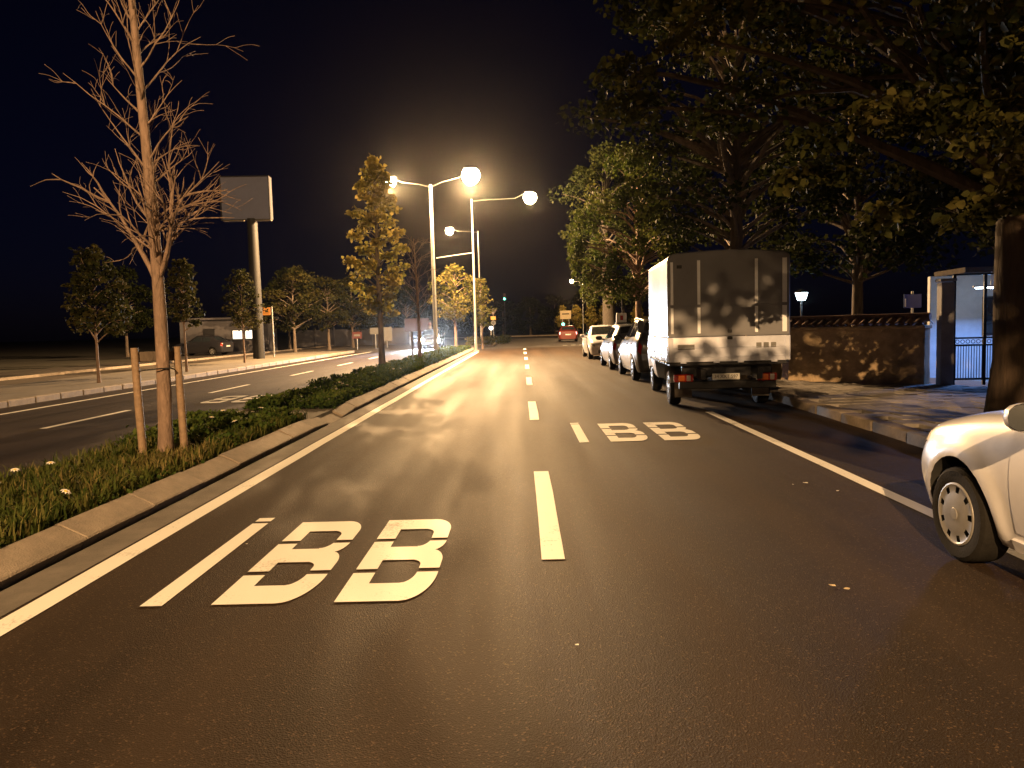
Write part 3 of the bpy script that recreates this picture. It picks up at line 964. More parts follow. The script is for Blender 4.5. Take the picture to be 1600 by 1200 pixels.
def lamp_post(label, x, y, h, arms, r0=.10, z0=0.12, lower_arm=False):
    """arms: (dx, rise, power, lens scale)"""
    t = empty('street_lamp', (x, y, z0), 0, label, 'street lamp', 'street lamps along the median')
    p = MB(); p.tube([(0, 0, 0), (0, 0, h * .5), (0, 0, h)], [r0, r0 * .78, r0 * .52], 14); p.build('pole', M_GALV, t, 50)
    p = MB(); p.bbox((0, 0, .02), (.36, .36, .04), .006, 1); p.tube([(0, 0, .03), (0, 0, .45)], r0 * 1.25, 14); p.build('base_plate', M_GALV, t, 50)
    for dx, rise, pw, lk in arms:
        s_ = 1 if dx > 0 else -1
        a = MB(); a.tube([(0, 0, h - .12), (dx * .3, 0, h - .12 + rise * .5), (dx * .75, 0, h - .12 + rise * .9), (dx * .92, 0, h - .12 + rise + .2 * lk)], [.035, .032, .028, .026], 8)
        arm = a.build('arm', mat('arm_paint', (.035, .035, .037), .7), t, 50)
        hd = MB()
        hx, hz = dx, h - .10 + rise
        hd.bbox((hx, 0, hz + .19 * lk + .03), (.20 + .30 * lk, .40 * lk, .10), .045, 3)
        head = hd.build('lamp_head', M_GALV, t, 50)
        ln = MB()
        prof = [(0.0, -.30), (.11, -.28), (.21, -.215), (.27, -.12), (.30, 0), (.27, .12), (.21, .19)]  # globe swollen beyond a real lens to carry the lamp's glare
        ln.lathe(prof, (0, 0, 0), n=20)
        ln.v = [(v[0] * lk + hx + s_ * .04, v[1] * lk * .95, v[2] * lk + hz) for v in ln.v]
        ln.build('lamp_lens', M_LENS, head, 60)
        if pw:
            point('lamp_light', (hx + s_ * .04, 0, hz - .12 - .32 * lk), pw, SODIUM, .065, t)
    if lower_arm:
        a = MB(); a.tube([(0, 0, 6.25), (-1.2, 0, 6.12), (-2.35, 0, 5.98)], .028, 8); a.build('banner_arm', M_GALV, t, 50)
    return t
lamp_post('double-armed lamp post carrying the brightest lamp over the road', -4.82, 43.0, 9.3, [(-2.15, .35, 26000, 1.05), (2.2, .55, 42000, 1.7)], r0=.13)
lamp_post('lamp post with a lit arm reaching over the centre of the road', -2.95, 49.2, 9.6, [(3.65, .1, 3000, 1.4)], r0=.09, lower_arm=True, z0=0.0)
lamp_post('farthest lamp post with one small lit head on its left', -3.6, 68.0, 9.8, [(-2.45, .2, 6000, 1.2)], r0=.08, z0=.13)
lamp_post('double-armed lamp post standing behind the photographer in the median', -4.80, -14.0, 9.3, [(-2.15, .35, 3000, 1.0), (2.2, .45, 46000, 1.2)], r0=.13)

# ------------------------------------------------------------------ wall, gate and what lies behind
M_PLASTER = mat('rough_plaster', (0.44, 0.33, 0.21), 0.92, var=0.45, scale=2.2, bump=1.0, bscale=16)
M_TILE = mat('clay_tile', (0.13, 0.072, 0.048), 0.8, var=0.35, scale=9, bump=0.3, objrand=0.25)
M_BLUEISH = mat('pale_paint', (0.62, 0.64, 0.66), 0.6, var=0.12, scale=3)
tile_me = None
def wall_run(a, b, label, h=1.14, tiles=True):
    global tile_me
    a, b = Vector((a[0], a[1], 0)), Vector((b[0], b[1], 0))
    L = (b - a).length
    ang = math.atan2(b.y - a.y, b.x - a.x)
    t = empty('garden_wall', (a.x, a.y, 0.10), ang, label, 'wall', 'garden wall runs')
    # uneven rendered face
    bm = bmesh.new()
    nx, nz = int(L / .12), 10
    q = np.random.RandomState(int(L * 100))
    vs_, fs_ = [], []
    for s_, yy in ((0, -.15), (1, .15)):
        for i in range(nx + 1):
            for k in range(nz + 1):
                d = (q.rand() - .5) * .035 + .012 * math.sin(i * .35) * math.sin(k * .8)
                vs_.append((L * i / nx, yy + d, -.12 + (h + .12) * k / nz))
    def id_(s_, i, k): return s_ * (nx + 1) * (nz + 1) + i * (nz + 1) + k
    for i in range(nx):
        for k in range(nz):
            fs_.append((id_(0, i, k), id_(0, i + 1, k), id_(0, i + 1, k + 1), id_(0, i, k + 1)))
            fs_.append((id_(1, i, k), id_(1, i, k + 1), id_(1, i + 1, k + 1), id_(1, i + 1, k)))
        fs_.append((id_(0, i, nz), id_(0, i + 1, nz), id_(1, i + 1, nz), id_(1, i, nz)))
    for i in (0, nx):
        for k in range(nz):
            fs_.append((id_(0, i, k), id_(0, i, k + 1), id_(1, i, k + 1), id_(1, i, k)))
    bm.free()
    MB().add(vs_, fs_).build('wall_body', M_PLASTER, t, 80)
    cp = MB(); cp.bbox((L / 2, 0, h + .035), (L + .04, .44, .07), .012, 1); cp.build('coping', M_PLASTER, t)
    n = int(L / .17)
    for i in range(n):
        for side in (-1, 1):
            if tile_me is None:
                g = MB()
                N_ = 7; pts = []
                for e, rr in ((0, .085), (.36, .07)):
                    for k in range(N_):
                        an = math.pi * k / (N_ - 1)
                        pts.append((rr * math.cos(an), e, rr * math.sin(an) * .8))
                    for k in range(N_):
                        an = math.pi * (N_ - 1 - k) / (N_ - 1)
                        pts.append(((rr - .014) * math.cos(an), e, (rr - .014) * math.sin(an) * .8))
                m_ = 2 * N_
                f_ = [(j, (j + 1) % m_, m_ + (j + 1) % m_, m_ + j) for j in range(m_)] + [tuple(range(m_ - 1, -1, -1)), tuple(range(m_, 2 * m_))]
                o = g.add(pts, f_).build('roof_tile', M_TILE, t, 50)
                tile_me = o.data
            else:
                o = link(bpy.data.objects.new('roof_tile', tile_me), t)
            o.location = ((i + .5) * L / n, side * .33, h + .075 + q.uniform(-.008, .012))
            o.rotation_euler = (R_(24) + q.uniform(-.04, .04), q.uniform(-.05, .05), (0 if side < 0 else math.pi) + q.uniform(-.05, .05))
    rg = MB(); rg.tube([(-.05, 0, h + .24), (L + .05, 0, h + .24)], .075, 8); rg.build('ridge', M_TILE, t, 50)
    return t
wall_run((6.05, 17.35), (8.02, 15.32), 'rough plastered garden wall with tile coping running from the truck to the gate')
wall_run((6.06, 30.0), (6.06, 17.55), 'roadside run of the tiled wall hidden behind the parked truck')
wall_run((9.75, 14.95), (14.5, 14.4), 'garden wall run right of the gate, behind the thick tree trunk')
M_PIL = mat('pillar_render', (.30, .30, .34), .85, var=.25, scale=3, bump=.5)
gp = empty('gate_pillar', (8.28, 15.16, .10), R_(-8), 'square plastered pillar between the wall and the gate', 'pillar', 'gate pillars')
MB().bbox((0, 0, 1.0), (.24, .26, 2.06), .02, 2).build('shaft', M_PIL, gp)
MB().bbox((0, 0, 2.07), (.30, .32, .06), .02, 2).build('cap', M_PIL, gp)
gp2 = copy_tree(gp); gp2.location = (9.58, 14.98, .10); tag(gp2, 'square plastered gate pillar hidden behind the thick trunk', 'pillar', 'gate pillars')

gt = empty('iron_gate', (8.42, 15.12, .12), R_(-7), 'dark iron gate with bars and bluish light behind it', 'gate')
for x in (0.0, .56, 1.0):
    MB().bbox((x, 0, 1.08), (.055, .055, 2.16), .006, 1).build('gate_post', M_DARKMETAL, gt)
for z in (.12, .78, .92, 2.15):
    MB().bbox((.5, 0, z), (1.0, .035, .035), .005, 1).build('rail', M_DARKMETAL, gt)
for i in range(20):
    x = .04 + i * .0485
    if abs(x - .56) < .03: continue
    MB().tube([(x, 0, .1), (x, 0, .8)], .008, 6).build('bar', M_DARKMETAL, gt)
for i in range(10):
    rg = MB()
    x = .07 + i * .096
    rg.tube([(x + .035 * math.cos(a), 0, .85 + .035 * math.sin(a)) for a in np.linspace(0, 2 * math.pi, 13)], .007, 5); rg.build('ring', M_DARKMETAL, gt)

bt = empty('gatehouse', (10.55, 17.2, 0), R_(-6), 'pale gatehouse with a fluorescent tube seen through the iron gate', 'building')
MB().bbox((.5, .9, 1.2), (3.2, .16, 2.4), .01, 1).build('wall', M_BLUEISH, bt)
MB().bbox((1.9, .2, 1.2), (.14, 1.3, 2.4), .01, 1).build('wall', M_BLUEISH, bt)
MB().bbox((.65, .45, 2.46), (3.0, 1.6, .12), .01, 1).build('roof', M_SOIL, bt)
for x in (.35, 1.35):
    w = MB(); w.bbox((x, .80, 1.45), (.62, .05, .9), .01, 1); wo = w.build('window', M_DARKMETAL, bt)
    MB().bbox((x, .775, 1.45), (.52, .02, .8), .004, 1).build('pane', M_GLASS, wo)
M_TUBE = emat('fluorescent_tube', (0.75, 0.92, 1.0), 45)
tb = empty('tube_light', (10.12, 16.75, 2.06), R_(-6), 'white fluorescent tube under the gatehouse roof', 'lamp')
MB().bbox((0, 0, .03), (.75, .07, .04), .008, 1).build('housing', M_BLUEISH, tb)
tu = MB(); tu.tube([(-.32, 0, 0), (.32, 0, 0)], .018, 10); tu.build('tube', M_TUBE, tb)
MB().bbox((0, 0, .19), (.03, .03, .30), .004, 1).build('bracket', M_BLUEISH, tb)
l = bpy.data.lights.new('tube_glow', 'AREA'); l.shape = 'RECTANGLE'; l.size = .65; l.size_y = .05; l.energy = 170; l.color = (.17, .38, 1.0)
lo = bpy.data.objects.new('tube_glow', l); lo.location = (0, -.02, -.03); lo.rotation_euler = (R_(-25), 0, 0); link(lo, tb)
tag(sheet('yard', 8.0, 20.0, 15.5, 30, 0.02, M_WALK), kind='structure')

M_CYAN = emat('cool_globe', (0.72, 0.95, 1.0), 14)
def garden_lamp(label, loc, h, em, r=.17, power=0, col=LED, group=None):
    t = empty('garden_lamp', loc, 0, label, 'lamp', group)
    p = MB(); p.tube([(0, 0, 0), (0, 0, h - .1)], [.045, .03], 10); p.build('post', M_DARKMETAL, t, 50)
    g = MB(); g.lathe([(0.02, -.16), (r * .62, -.15), (r * .95, .06), (r, .10), (r * .5, .13), (0.01, .14)], (0, 0, h), n=16); g.build('lantern', em, t, 50)
    c = MB(); c.lathe([(r * 1.1, .10), (r * 1.12, .13), (.02, .22)], (0, 0, h), n=16); c.build('lid', M_DARKMETAL, t, 50)
    if power: point('lantern_light', (0, 0, h - .32), power, col, .1, t)
    return t
garden_lamp('cool white garden lantern glowing over the tiled wall', (9.4, 26, 0), 2.27, M_CYAN, .2, 60, (.6, .85, 1))
garden_lamp('small white park lamp shining among the trees past the truck', (8.6, 66, 0), 4.9, emat('white_globe', (1, .97, .9), 16), .22, 120, (1, .9, .75))
M_BLUE = mat('blue_enamel', (0.008, 0.02, 0.20), 0.4, var=0.1)
bs = empty('blue_sign', (9.55, 18.95, 0), R_(-10), 'blue sign with a white edge standing behind the wall', 'sign')
MB().tube([(0, .03, 0), (0, .03, 2.1)], .03, 8).build('post', M_GALV, bs)
MB().bbox((0, 0, 1.86), (.40, .03, .34), .01, 1).build('panel', M_BLUE, bs)
MB().bbox((-.17, -.02, 1.82), (.03, .008, .2), .002, 1).build('white_mark', M_BLUEISH, bs)

# ------------------------------------------------------------------ wheels and cars
def wheel_parts(root, x, y, r, w, side, kind='alloy'):
    """side -1 = outer face towards -X"""
    t = MB()
    prof = [(r * .60, -w * .42), (r * .70, -w * .5), (r * .90, -w * .5), (r * .975, -w * .42), (r, -w * .25), (r, w * .25), (r * .975, w * .42), (r * .90, w * .5), (r * .70, w * .5), (r * .60, w * .42)]
    t.lathe(prof, (0, 0, 0), 'X', 40, closed=True)
    t.v = [(v[0] + x, v[1] + y, v[2] + r) for v in t.v]
    wh = t.build('wheel', M_RUBBER, root, 35)
    # rim disc
    g = MB()
    ro = r * .665
    o = side * w * .5
    if kind == 'cover':
        NA = 108
        rows = [(ro * 1.0, -.004), (ro * .985, .008), (ro * .93, .011), (ro * .88, .005), (ro * .68, .007), (ro * .62, .009), (ro * .42, .013), (ro * .20, .015), (ro * .18, .019), (ro * .10, .020), (0.001, .020)]
        vs_ = []
        for rr, h in rows:
            for j in range(NA):
                a = 2 * math.pi * j / NA
                vs_.append((x + side * (w * .46 + h), y + rr * math.cos(a), r + rr * math.sin(a)))
        fs_ = []
        for i in range(len(rows) - 1):
            for j in range(NA):
                ph = (j % 12)
                if i == 3 and ph in (3, 4, 5, 6):
                    continue
                j2 = (j + 1) % NA
                f = (i * NA + j, i * NA + j2, (i + 1) * NA + j2, (i + 1) * NA + j)
                fs_.append(f if side > 0 else f[::-1])
        g.add(vs_, fs_)
        g.build('wheel_cover', M_RIM, wh, 40)
    else:
        NS = 5
        g.lathe([(ro, -.01), (ro, .006), (ro * .93, .008), (ro * .90, -.02)], (0, 0, 0), 'X', 36)
        g.lathe([(ro * .24, -.02), (ro * .24, .012), (ro * .1, .016), (.002, .016)], (0, 0, 0), 'X', 20)
        g.v = [(x + side * (w * .44 + v[0]), y + v[1], r + v[2]) for v in g.v]
        for k in range(NS):
            a = 2 * math.pi * k / NS + .3
            for da in (-.16, .16):
                p0 = (x + side * (w * .45), y + ro * .2 * math.cos(a), r + ro * .2 * math.sin(a))
                p1 = (x + side * (w * .45), y + ro * .93 * math.cos(a + da), r + ro * .93 * math.sin(a + da))
                g.tube([p0, p1], [.020, .014], 5)
        g.build('rim', M_RIM, wh, 40)
    d = MB()
    d.lathe([(.005, 0), (ro * 1.02, 0)], (0, 0, 0), 'X', 28)
    d.v = [(x + side * w * .30, y + v[1], r + v[2]) for v in d.v]
    d.build('dark_back_disc', M_WELL, wh)  # dark disc filling the rim behind cover and spokes
    return wh

def cr(P, t):
    """Catmull-Rom through rows of P at parameter t"""
    n = len(P)
    i = int(min(max(math.floor(t), 0), n - 2))
    f = t - i
    p1, p2 = P[i], P[i + 1]
    p0 = P[i - 1] if i > 0 else 2 * p1 - p2
    p3 = P[i + 2] if i + 2 < n else 2 * p2 - p1
    return 0.5 * ((2 * p1) + (-p0 + p2) * f + (2 * p0 - 5 * p1 + 4 * p2 - p3) * f * f + (-p0 + 3 * p1 - 3 * p2 + p3) * f ** 3)

SEDAN = [  # y, zb, ws, zs, wm, zm, wsh, zsh, wr, zr, zt
    (2.12, .30, .40, .34, .52, .48, .48, .60, .38, .65, .67),
    (2.05, .22, .64, .28, .72, .48, .66, .66, .54, .71, .75),
    (1.86, .19, .76, .25, .82, .53, .76, .75, .62, .81, .85),
    (1.45, .18, .79, .24, .855, .58, .80, .83, .66, .90, .935),
    (1.02, .18, .79, .24, .86, .60, .81, .89, .68, .95, .985),
    (0.80, .18, .79, .24, .86, .60, .815, .91, .69, .985, 1.03),
    (0.10, .18, .79, .24, .86, .60, .82, .93, .60, 1.36, 1.42),
    (-.35, .18, .79, .24, .86, .60, .82, .94, .59, 1.40, 1.465),
    (-.95, .18, .79, .24, .86, .61, .82, .95, .58, 1.37, 1.44),
    (-1.20, .18, .79, .24, .86, .61, .82, .955, .58, 1.31, 1.385),
    (-1.72, .19, .78, .25, .85, .62, .79, .96, .64, 1.03, 1.06),
    (-1.98, .22, .72, .28, .79, .60, .74, .93, .58, 1.00, 1.02),
    (-2.08, .26, .62, .32, .70, .58, .66, .86, .50, .93, .94)]
HATCH = SEDAN[:9] + [
    (-1.45, .18, .79, .24, .86, .61, .82, .96, .57, 1.32, 1.40),
    (-1.80, .20, .77, .25, .83, .62, .79, .96, .60, 1.10, 1.14),
    (-1.95, .23, .72, .28, .79, .60, .75, .90, .62, .98, 1.00),
    (-2.02, .28, .64, .33, .72, .56, .68, .80, .56, .86, .87)]

class Body:
    def __init__(s, st, sx=1, sy=1, sz=1, wheels=(1.4, -1.25), rw=.29):
        s.st = np.array(st, float)
        s.st[:, 0] *= sy
        s.st[:, [2, 4, 6, 8]] *= sx
        s.st[:, [1, 3, 5, 7, 9, 10]] *= sz
        s.wheels = wheels; s.rw = rw
        s.n = len(st)
    def sec(s, t):
        y, zb, ws, zs, wm, zm, wsh, zsh, wr, zr, zt = cr(s.st, t)
        return y, np.array([(0, zb), (.86 * ws, zb), (ws, zs), (wm, zm), (wsh, zsh), (wr, zr), (.62 * wr, zr + .72 * (zt - zr)), (0, zt)])
    def S(s, t, v, side=1):
        y, P = s.sec(t)
        if v > 7: v = 14 - v; side = -side
        Q = np.vstack([P, [(-P[6][0], P[6][1])]])
        x, z = cr(Q, v) if v < 7 else P[7]
        x = max(x, 0) if v < 7 else 0.0
        if 1.8 < v < 4.6:
            for yw in s.wheels:
                d = math.hypot(y - yw, z - s.rw)
                x += .022 * math.exp(-((d - s.rw * 1.30) / .06) ** 2)
        return np.array([x * side, y, z])
    def patch(s, name, corners, mt, parent, nu=10, nv=8, off=.004, side=1, mirror=True, skirt=0):
        """corners: (t,v) of four corners a b c d, bilinear"""
        o = None
        a, b, c, d = [np.array(k, float) for k in corners]
        m_ = MB()
        G = [[None] * (nv + 1) for _ in range(nu + 1)]
        H_ = [[None] * (nv + 1) for _ in range(nu + 1)]
        for i in range(nu + 1):
            for j in range(nv + 1):
                u, w = i / nu, j / nv
                q = (a * (1 - u) + b * u) * (1 - w) + (d * (1 - u) + c * u) * w
                p = s.S(q[0], q[1], side)
                e = .01
                du = s.S(q[0] + e, q[1], side) - s.S(q[0] - e, q[1], side)
                dv = s.S(q[0], q[1] + e, side) - s.S(q[0], q[1] - e, side)
                nn = np.cross(du, dv)
                ctr = np.array([0, p[1], .65])
                nn = nn / (np.linalg.norm(nn) + 1e-9)
                if nn.dot(p - ctr) < 0: nn = -nn
                G[i][j] = p + nn * off
                H_[i][j] = p - nn * .012
        vs_ = [tuple(G[i][j]) for i in range(nu + 1) for j in range(nv + 1)]
        fs_ = [(i * (nv + 1) + j, (i + 1) * (nv + 1) + j, (i + 1) * (nv + 1) + j + 1, i * (nv + 1) + j + 1) for i in range(nu) for j in range(nv)]
        n0 = len(vs_)
        bd = [(i, 0) for i in range(nu)] + [(nu, j) for j in range(nv)] + [(i, nv) for i in range(nu, 0, -1)] + [(0, j) for j in range(nv, 0, -1)]
        vs_ += [tuple(H_[i][j]) for i, j in bd]
        k = len(bd)
        for q in range(k):
            q2 = (q + 1) % k
            fs_.append((bd[q][0] * (nv + 1) + bd[q][1], n0 + q, n0 + q2, bd[q2][0] * (nv + 1) + bd[q2][1]))
        m_.add(vs_, fs_)
        me_o = m_.build(name, mt, parent, 40)
        bm = bmesh.new(); bm.from_mesh(me_o.data); bmesh.ops.recalc_face_normals(bm, faces=bm.faces)
        # outward check
        f0 = bm.faces[0] if hasattr(bm.faces, 'ensure_lookup_table') and not bm.faces.ensure_lookup_table() else None
        cc = f0.calc_center_median()
        if f0.normal.dot(cc - Vector((0, cc.y, .65))) < 0:
            bmesh.ops.reverse_faces(bm, faces=bm.faces)
        bm.to_mesh(me_o.data); bm.free()
        return me_o
    def mesh(s, name, mt, parent, per=6, arch=1.20, depth=.30):
        vv = []
        for k, c in enumerate((2, 3, 5, 6, 5, 3, 3)):
            vv += [k + i / c for i in range(c)]
        vv = vv + [7.0] + [14 - v for v in vv[1:]][::-1]
        ts = [i / per for i in range(per * (s.n - 1) + 1)]
        vs_, fs_ = [], []
        nv = len(vv)
        for t in ts:
            for v in vv:
                vs_.append(tuple(s.S(t, v)))
        for i in range(len(ts) - 1):
            for j in range(nv):
                j2 = (j + 1) % nv
                fs_.append((i * nv + j, i * nv + j2, (i + 1) * nv + j2, (i + 1) * nv + j))
        for e, rev in ((0, False), (len(ts) - 1, True)):
            ring = [e * nv + j for j in range(nv)]
            c = np.mean([vs_[r] for r in ring], axis=0)
            c = (0.0, float(c[1]), float(c[2]))
            ci = len(vs_); vs_.append(c)
            for j in range(nv):
                f = (ring[j], ring[(j + 1) % nv], ci)
                fs_.append(f[::-1] if rev else f)
        o = MB().add(vs_, fs_).build(name, mt, parent)
        bm = bmesh.new(); bm.from_mesh(o.data); bmesh.ops.recalc_face_normals(bm, faces=bm.faces); bm.to_mesh(o.data); bm.free()
        # wheel wells cut out
        cut = MB()
        for yw in s.wheels:
            for sd in (-1, 1):
                xm = s.st[:, 4].max()
                cut.lathe([(.0001, 0), (s.rw * arch, 0), (s.rw * arch, depth), (.0001, depth)], (0, 0, 0), 'X', 44)
                k = 44 * 4
                cut.v[-k:] = [((xm - depth + .12 + v[0] * 1.0) * sd, v[1] + yw, v[2] + s.rw * 1.02) for v in cut.v[-k:]]
        co = cut.build('cutter', M_WELL)
        bm = bmesh.new(); bm.from_mesh(co.data); bmesh.ops.remove_doubles(bm, verts=bm.verts, dist=.002); bmesh.ops.recalc_face_normals(bm, faces=bm.faces); bm.to_mesh(co.data); bm.free()
        o.data.materials.append(M_WELL)
        md = o.modifiers.new('cut', 'BOOLEAN'); md.object = co; md.operation = 'DIFFERENCE'; md.solver = 'EXACT'
        try: md.material_mode = 'TRANSFER'
        except Exception: pass
        par = o.parent; o.parent = None
        bpy.context.view_layer.update()
        dg = bpy.context.evaluated_depsgraph_get()
        nm = bpy.data.meshes.new_from_object(o.evaluated_get(dg))
        o.modifiers.clear()
        old = o.data
        o.data = nm
        bpy.data.meshes.remove(old)
        bpy.data.objects.remove(co)
        nm.polygons.foreach_set('use_smooth', [True] * len(nm.polygons))
        nm.set_sharp_from_angle(angle=R_(38))
        o.parent = par
        return o

def paint(name, col, metal=0.0, rough=0.35):
    return mat(name, col, rough, metal=metal, var=0.05, scale=3, coat=0.9)

M_TAIL = mat('tail_lens', (0.35, 0.012, 0.008), 0.15, var=0.05, coat=.8)
M_HLENS = mat('head_lens', (0.65, 0.67, 0.70), 0.08, metal=0.5, var=0.05, coat=1.0)
M_TAILON = emat('tail_lit', (1.0, 0.25, 0.22), 5)
M_HEADON = emat('head_lit', (0.86, 0.93, 1.0), 1100)

def plate_text(parent, body, w, h, loc, rz, mt_plate, mt_text, size):
    p = MB().bbox((0, 0, 0), (w, .012, h), .004, 1).build('number_plate', mt_plate, parent)
    p.location = loc; p.rotation_euler = (0, 0, rz)
    cu = bpy.data.curves.new('plate_text', 'FONT'); cu.body = body; cu.size = size; cu.align_x = 'CENTER'; cu.align_y = 'CENTER'; cu.extrude = .001
    ob = bpy.data.objects.new('tmp_text', cu); COL.objects.link(ob)
    bpy.context.view_layer.update()
    me = bpy.data.meshes.new_from_object(ob.evaluated_get(bpy.context.evaluated_depsgraph_get()))
    bpy.data.objects.remove(ob)
    me.materials.clear(); me.materials.append(mt_text)
    t = bpy.data.objects.new('plate_lettering', me); link(t, p)
    t.location = (0.0, -.0085, 0); t.rotation_euler = (R_(90), 0, 0)
    return p

def car(label, loc, rz, st, pm, sx=1, sy=1, sz=1, wheels=(1.42, -1.28), rw=.29, group=None, lit=None, wheel='alloy', hatch=False, doors=False, per=5, rails=False, name='parked_car'):
    t = empty(name, loc, rz, label, 'car', group)
    wheels = tuple(w * sy for w in wheels)
    B = Body(st, sx, sy, sz, wheels, rw)
    body = B.mesh('body', pm, t, per)
    hw = float(B.st[:, 4].max())
    for yw in wheels:
        for sd in (-1, 1):
            wheel_parts(t, sd * (hw - .095), yw, rw, .19, sd, wheel)
    n = B.n
    # glazing
    B.patch('windscreen', ((5.10, 5.22), (5.93, 5.22), (5.93, 8.78), (5.10, 8.78)), M_GLASS, t, 8, 16)
    if hatch:
        B.patch('rear_window', ((9.12, 5.25), (9.85, 5.3), (9.85, 8.7), (9.12, 8.75)), M_GLASS, t, 6, 14)
    else:
        B.patch('rear_window', ((9.12, 5.25), (9.86, 5.25), (9.86, 8.75), (9.12, 8.75)), M_GLASS, t, 6, 14)
    for sd in (-1, 1):
        B.patch('side_window', ((5.50, 4.22), (7.15, 4.12), (7.15, 4.86), (6.02, 4.84)), M_GLASS, t, 10, 5, side=sd)
        B.patch('side_window', ((7.25, 4.12), (8.75 if not hatch else 9.0, 4.16), (8.5, 4.82), (7.25, 4.86)), M_GLASS, t, 10, 5, side=sd)
        if doors:
            for a, b_ in ((4.62, 7.18), (7.22, 8.60)):
                d = B.patch('door', ((a, 2.25), (b_, 2.25), (b_, 4.06), (a, 4.06)), pm, t, 16, 14, off=.004, side=sd)
                hx = B.S(b_ - .28, 3.72, sd)
                h_ = MB(); h_.bbox((hx[0] + sd * .018, hx[1], hx[2]), (.03, .17, .03), .012, 2); h_.build('handle', pm, d, 50)
            B.patch('sill', ((4.35, 1.75), (8.75, 1.75), (8.75, 2.12), (4.35, 2.12)), pm, t, 16, 3, off=.018, side=sd)
        # lights
        hl = B.patch('headlight', ((.62, 3.45), (1.9, 3.62), (1.95, 3.95), (.75, 4.0)), M_HEADON if lit == 'head' else M_HLENS, t, 8, 5, off=.006, side=sd)
        B.patch('tail_light', ((n - 2.25, 3.25), (n - 1.15, 3.2), (n - 1.15, 3.95), (n - 2.05, 3.95)), M_TAILON if lit == 'tail' else M_TAIL, t, 6, 5, off=.006, side=sd)
        # mirrors
        m_ = MB()
        c0 = B.S(5.42, 4.05, sd)
        mx, my, mz = c0[0] + sd * .20, c0[1] - .02, c0[2] + .06
        prof = []
        N_, M2 = 14, 8
        vs_, fs_ = [], []
        for i in range(M2 + 1):
            ph = math.pi * .5 * i / M2
            for j in range(N_):
                a = 2 * math.pi * j / N_
                ca, sa = math.cos(a), math.sin(a)
                k = math.cos(ph) ** .6 if i < M2 else .001
                ex = (abs(ca) ** .75) * (1 if ca > 0 else -1); ez = (abs(sa) ** .75) * (1 if sa > 0 else -1)
                vs_.append((mx + .118 * ex * k, my + .10 * math.sin(ph), mz + .074 * ez * k))
        for i in range(M2):
            for j in range(N_):
                j2 = (j + 1) % N_
                fs_.append((i * N_ + j, i * N_ + j2, (i + 1) * N_ + j2, (i + 1) * N_ + j))
        m_.add(vs_, fs_)
        m_.tube([(c0[0] - sd * .02, my + .03, c0[2] + .0), (mx, my + .04, mz - .02)], [.03, .025], 8)
        mo = m_.build('mirror', pm, t, 60)
        bm = bmesh.new(); bm.from_mesh(mo.data); bmesh.ops.recalc_face_normals(bm, faces=bm.faces); bm.to_mesh(mo.data); bm.free()
        g = MB(); vs_ = [(mx + .108 * (abs(math.cos(a)) ** .75) * (1 if math.cos(a) > 0 else -1), my + .012, mz + .066 * (abs(math.sin(a)) ** .75) * (1 if math.sin(a) > 0 else -1)) for a in np.linspace(0, 2 * math.pi, 21)[:-1]]
        g.add(vs_, [tuple(range(20))]); g.build('mirror_glass', M_GLASS, mo)
    # nose: grille and lower intake, bumper plate areas
    f0 = B.st[0][0]
    g = MB(); g.bbox((0, f0 - .02, .585 * sz), (.80 * sx, .09, .075), .02, 2); g.build('grille', M_BLACKPL, t, 50)
    g = MB(); g.bbox((0, f0 - .045, .345 * sz), (1.0 * sx, .14, .15), .04, 2); g.build('air_intake', M_BLACKPL, t, 50)
    r0 = B.st[-1][0]
    plate_text(t, '34', .5, .11, (0, r0 - .012, .62 * sz), 0, M_PETAL, M_BLACKPL, .0001) if False else None
    pl = MB(); pl.bbox((0, r0 - .006, .66 * sz), (.5, .012, .11), .003, 1); pl.build('number_plate', M_PETAL, t)
    pl = MB(); pl.bbox((0, f0 + .028, .47 * sz), (.5, .012, .11), .003, 1); pl.build('number_plate', M_PETAL, t)
    if rails:
        for sd in (-1, 1):
            pts = [tuple(B.S(tt, 5.02, sd) + np.array([0, 0, .05 if 6.0 < tt < 8.9 else .005])) for tt in (5.95, 6.15, 7, 8, 8.8, 9.0)]
            a = MB(); a.tube(pts, .014, 6); a.build('roof_rail', M_GALV, t, 50)
    return t

M_WHITECAR = paint('white_car_paint', (0.66, 0.67, 0.74))
M_SILVER = paint('silver_car_paint', (0.30, 0.32, 0.36), .55, .32)
M_GREYCAR = paint('grey_car_paint', (0.085, 0.085, 0.09), .5, .32)
M_REDCAR = paint('red_car_paint', (0.15, 0.02, 0.012))
M_BLACKCAR = paint('black_car_paint', (0.02, 0.02, 0.025))

car('white saloon with plastic wheel covers cut off at the right edge', (3.47, 3.22, 0), 0, SEDAN, M_WHITECAR, group='cars parked along the kerb', wheel='cover', doors=True, per=12)
car('white saloon parked nose towards the camera, farthest of the kerb row', (3.75, 35.0, 0), math.pi, SEDAN, M_WHITECAR, sx=1.03, sy=1.07, group='cars parked along the kerb', doors=True)
tx = car('silver hatchback with a white sign box on its roof', (3.72, 26.6, 0), 0, HATCH, M_SILVER, sx=1.0, sy=.98, sz=1.03, group='cars parked along the kerb', hatch=True, doors=True)
rb = MB(); rb.bbox((-.28, .0, 1.70), (.34, .22, .34), .03, 2); rbo = rb.build('roof_sign', M_PETAL, tx, 50)
MB().bbox((-.28, -.113, 1.70), (.10, .006, .16), .002, 1).build('sign_mark', M_TAIL, rbo)
MB().bbox((-.28, .0, 1.515), (.40, .26, .05), .01, 1).build('sign_foot', M_BLACKPL, rbo)
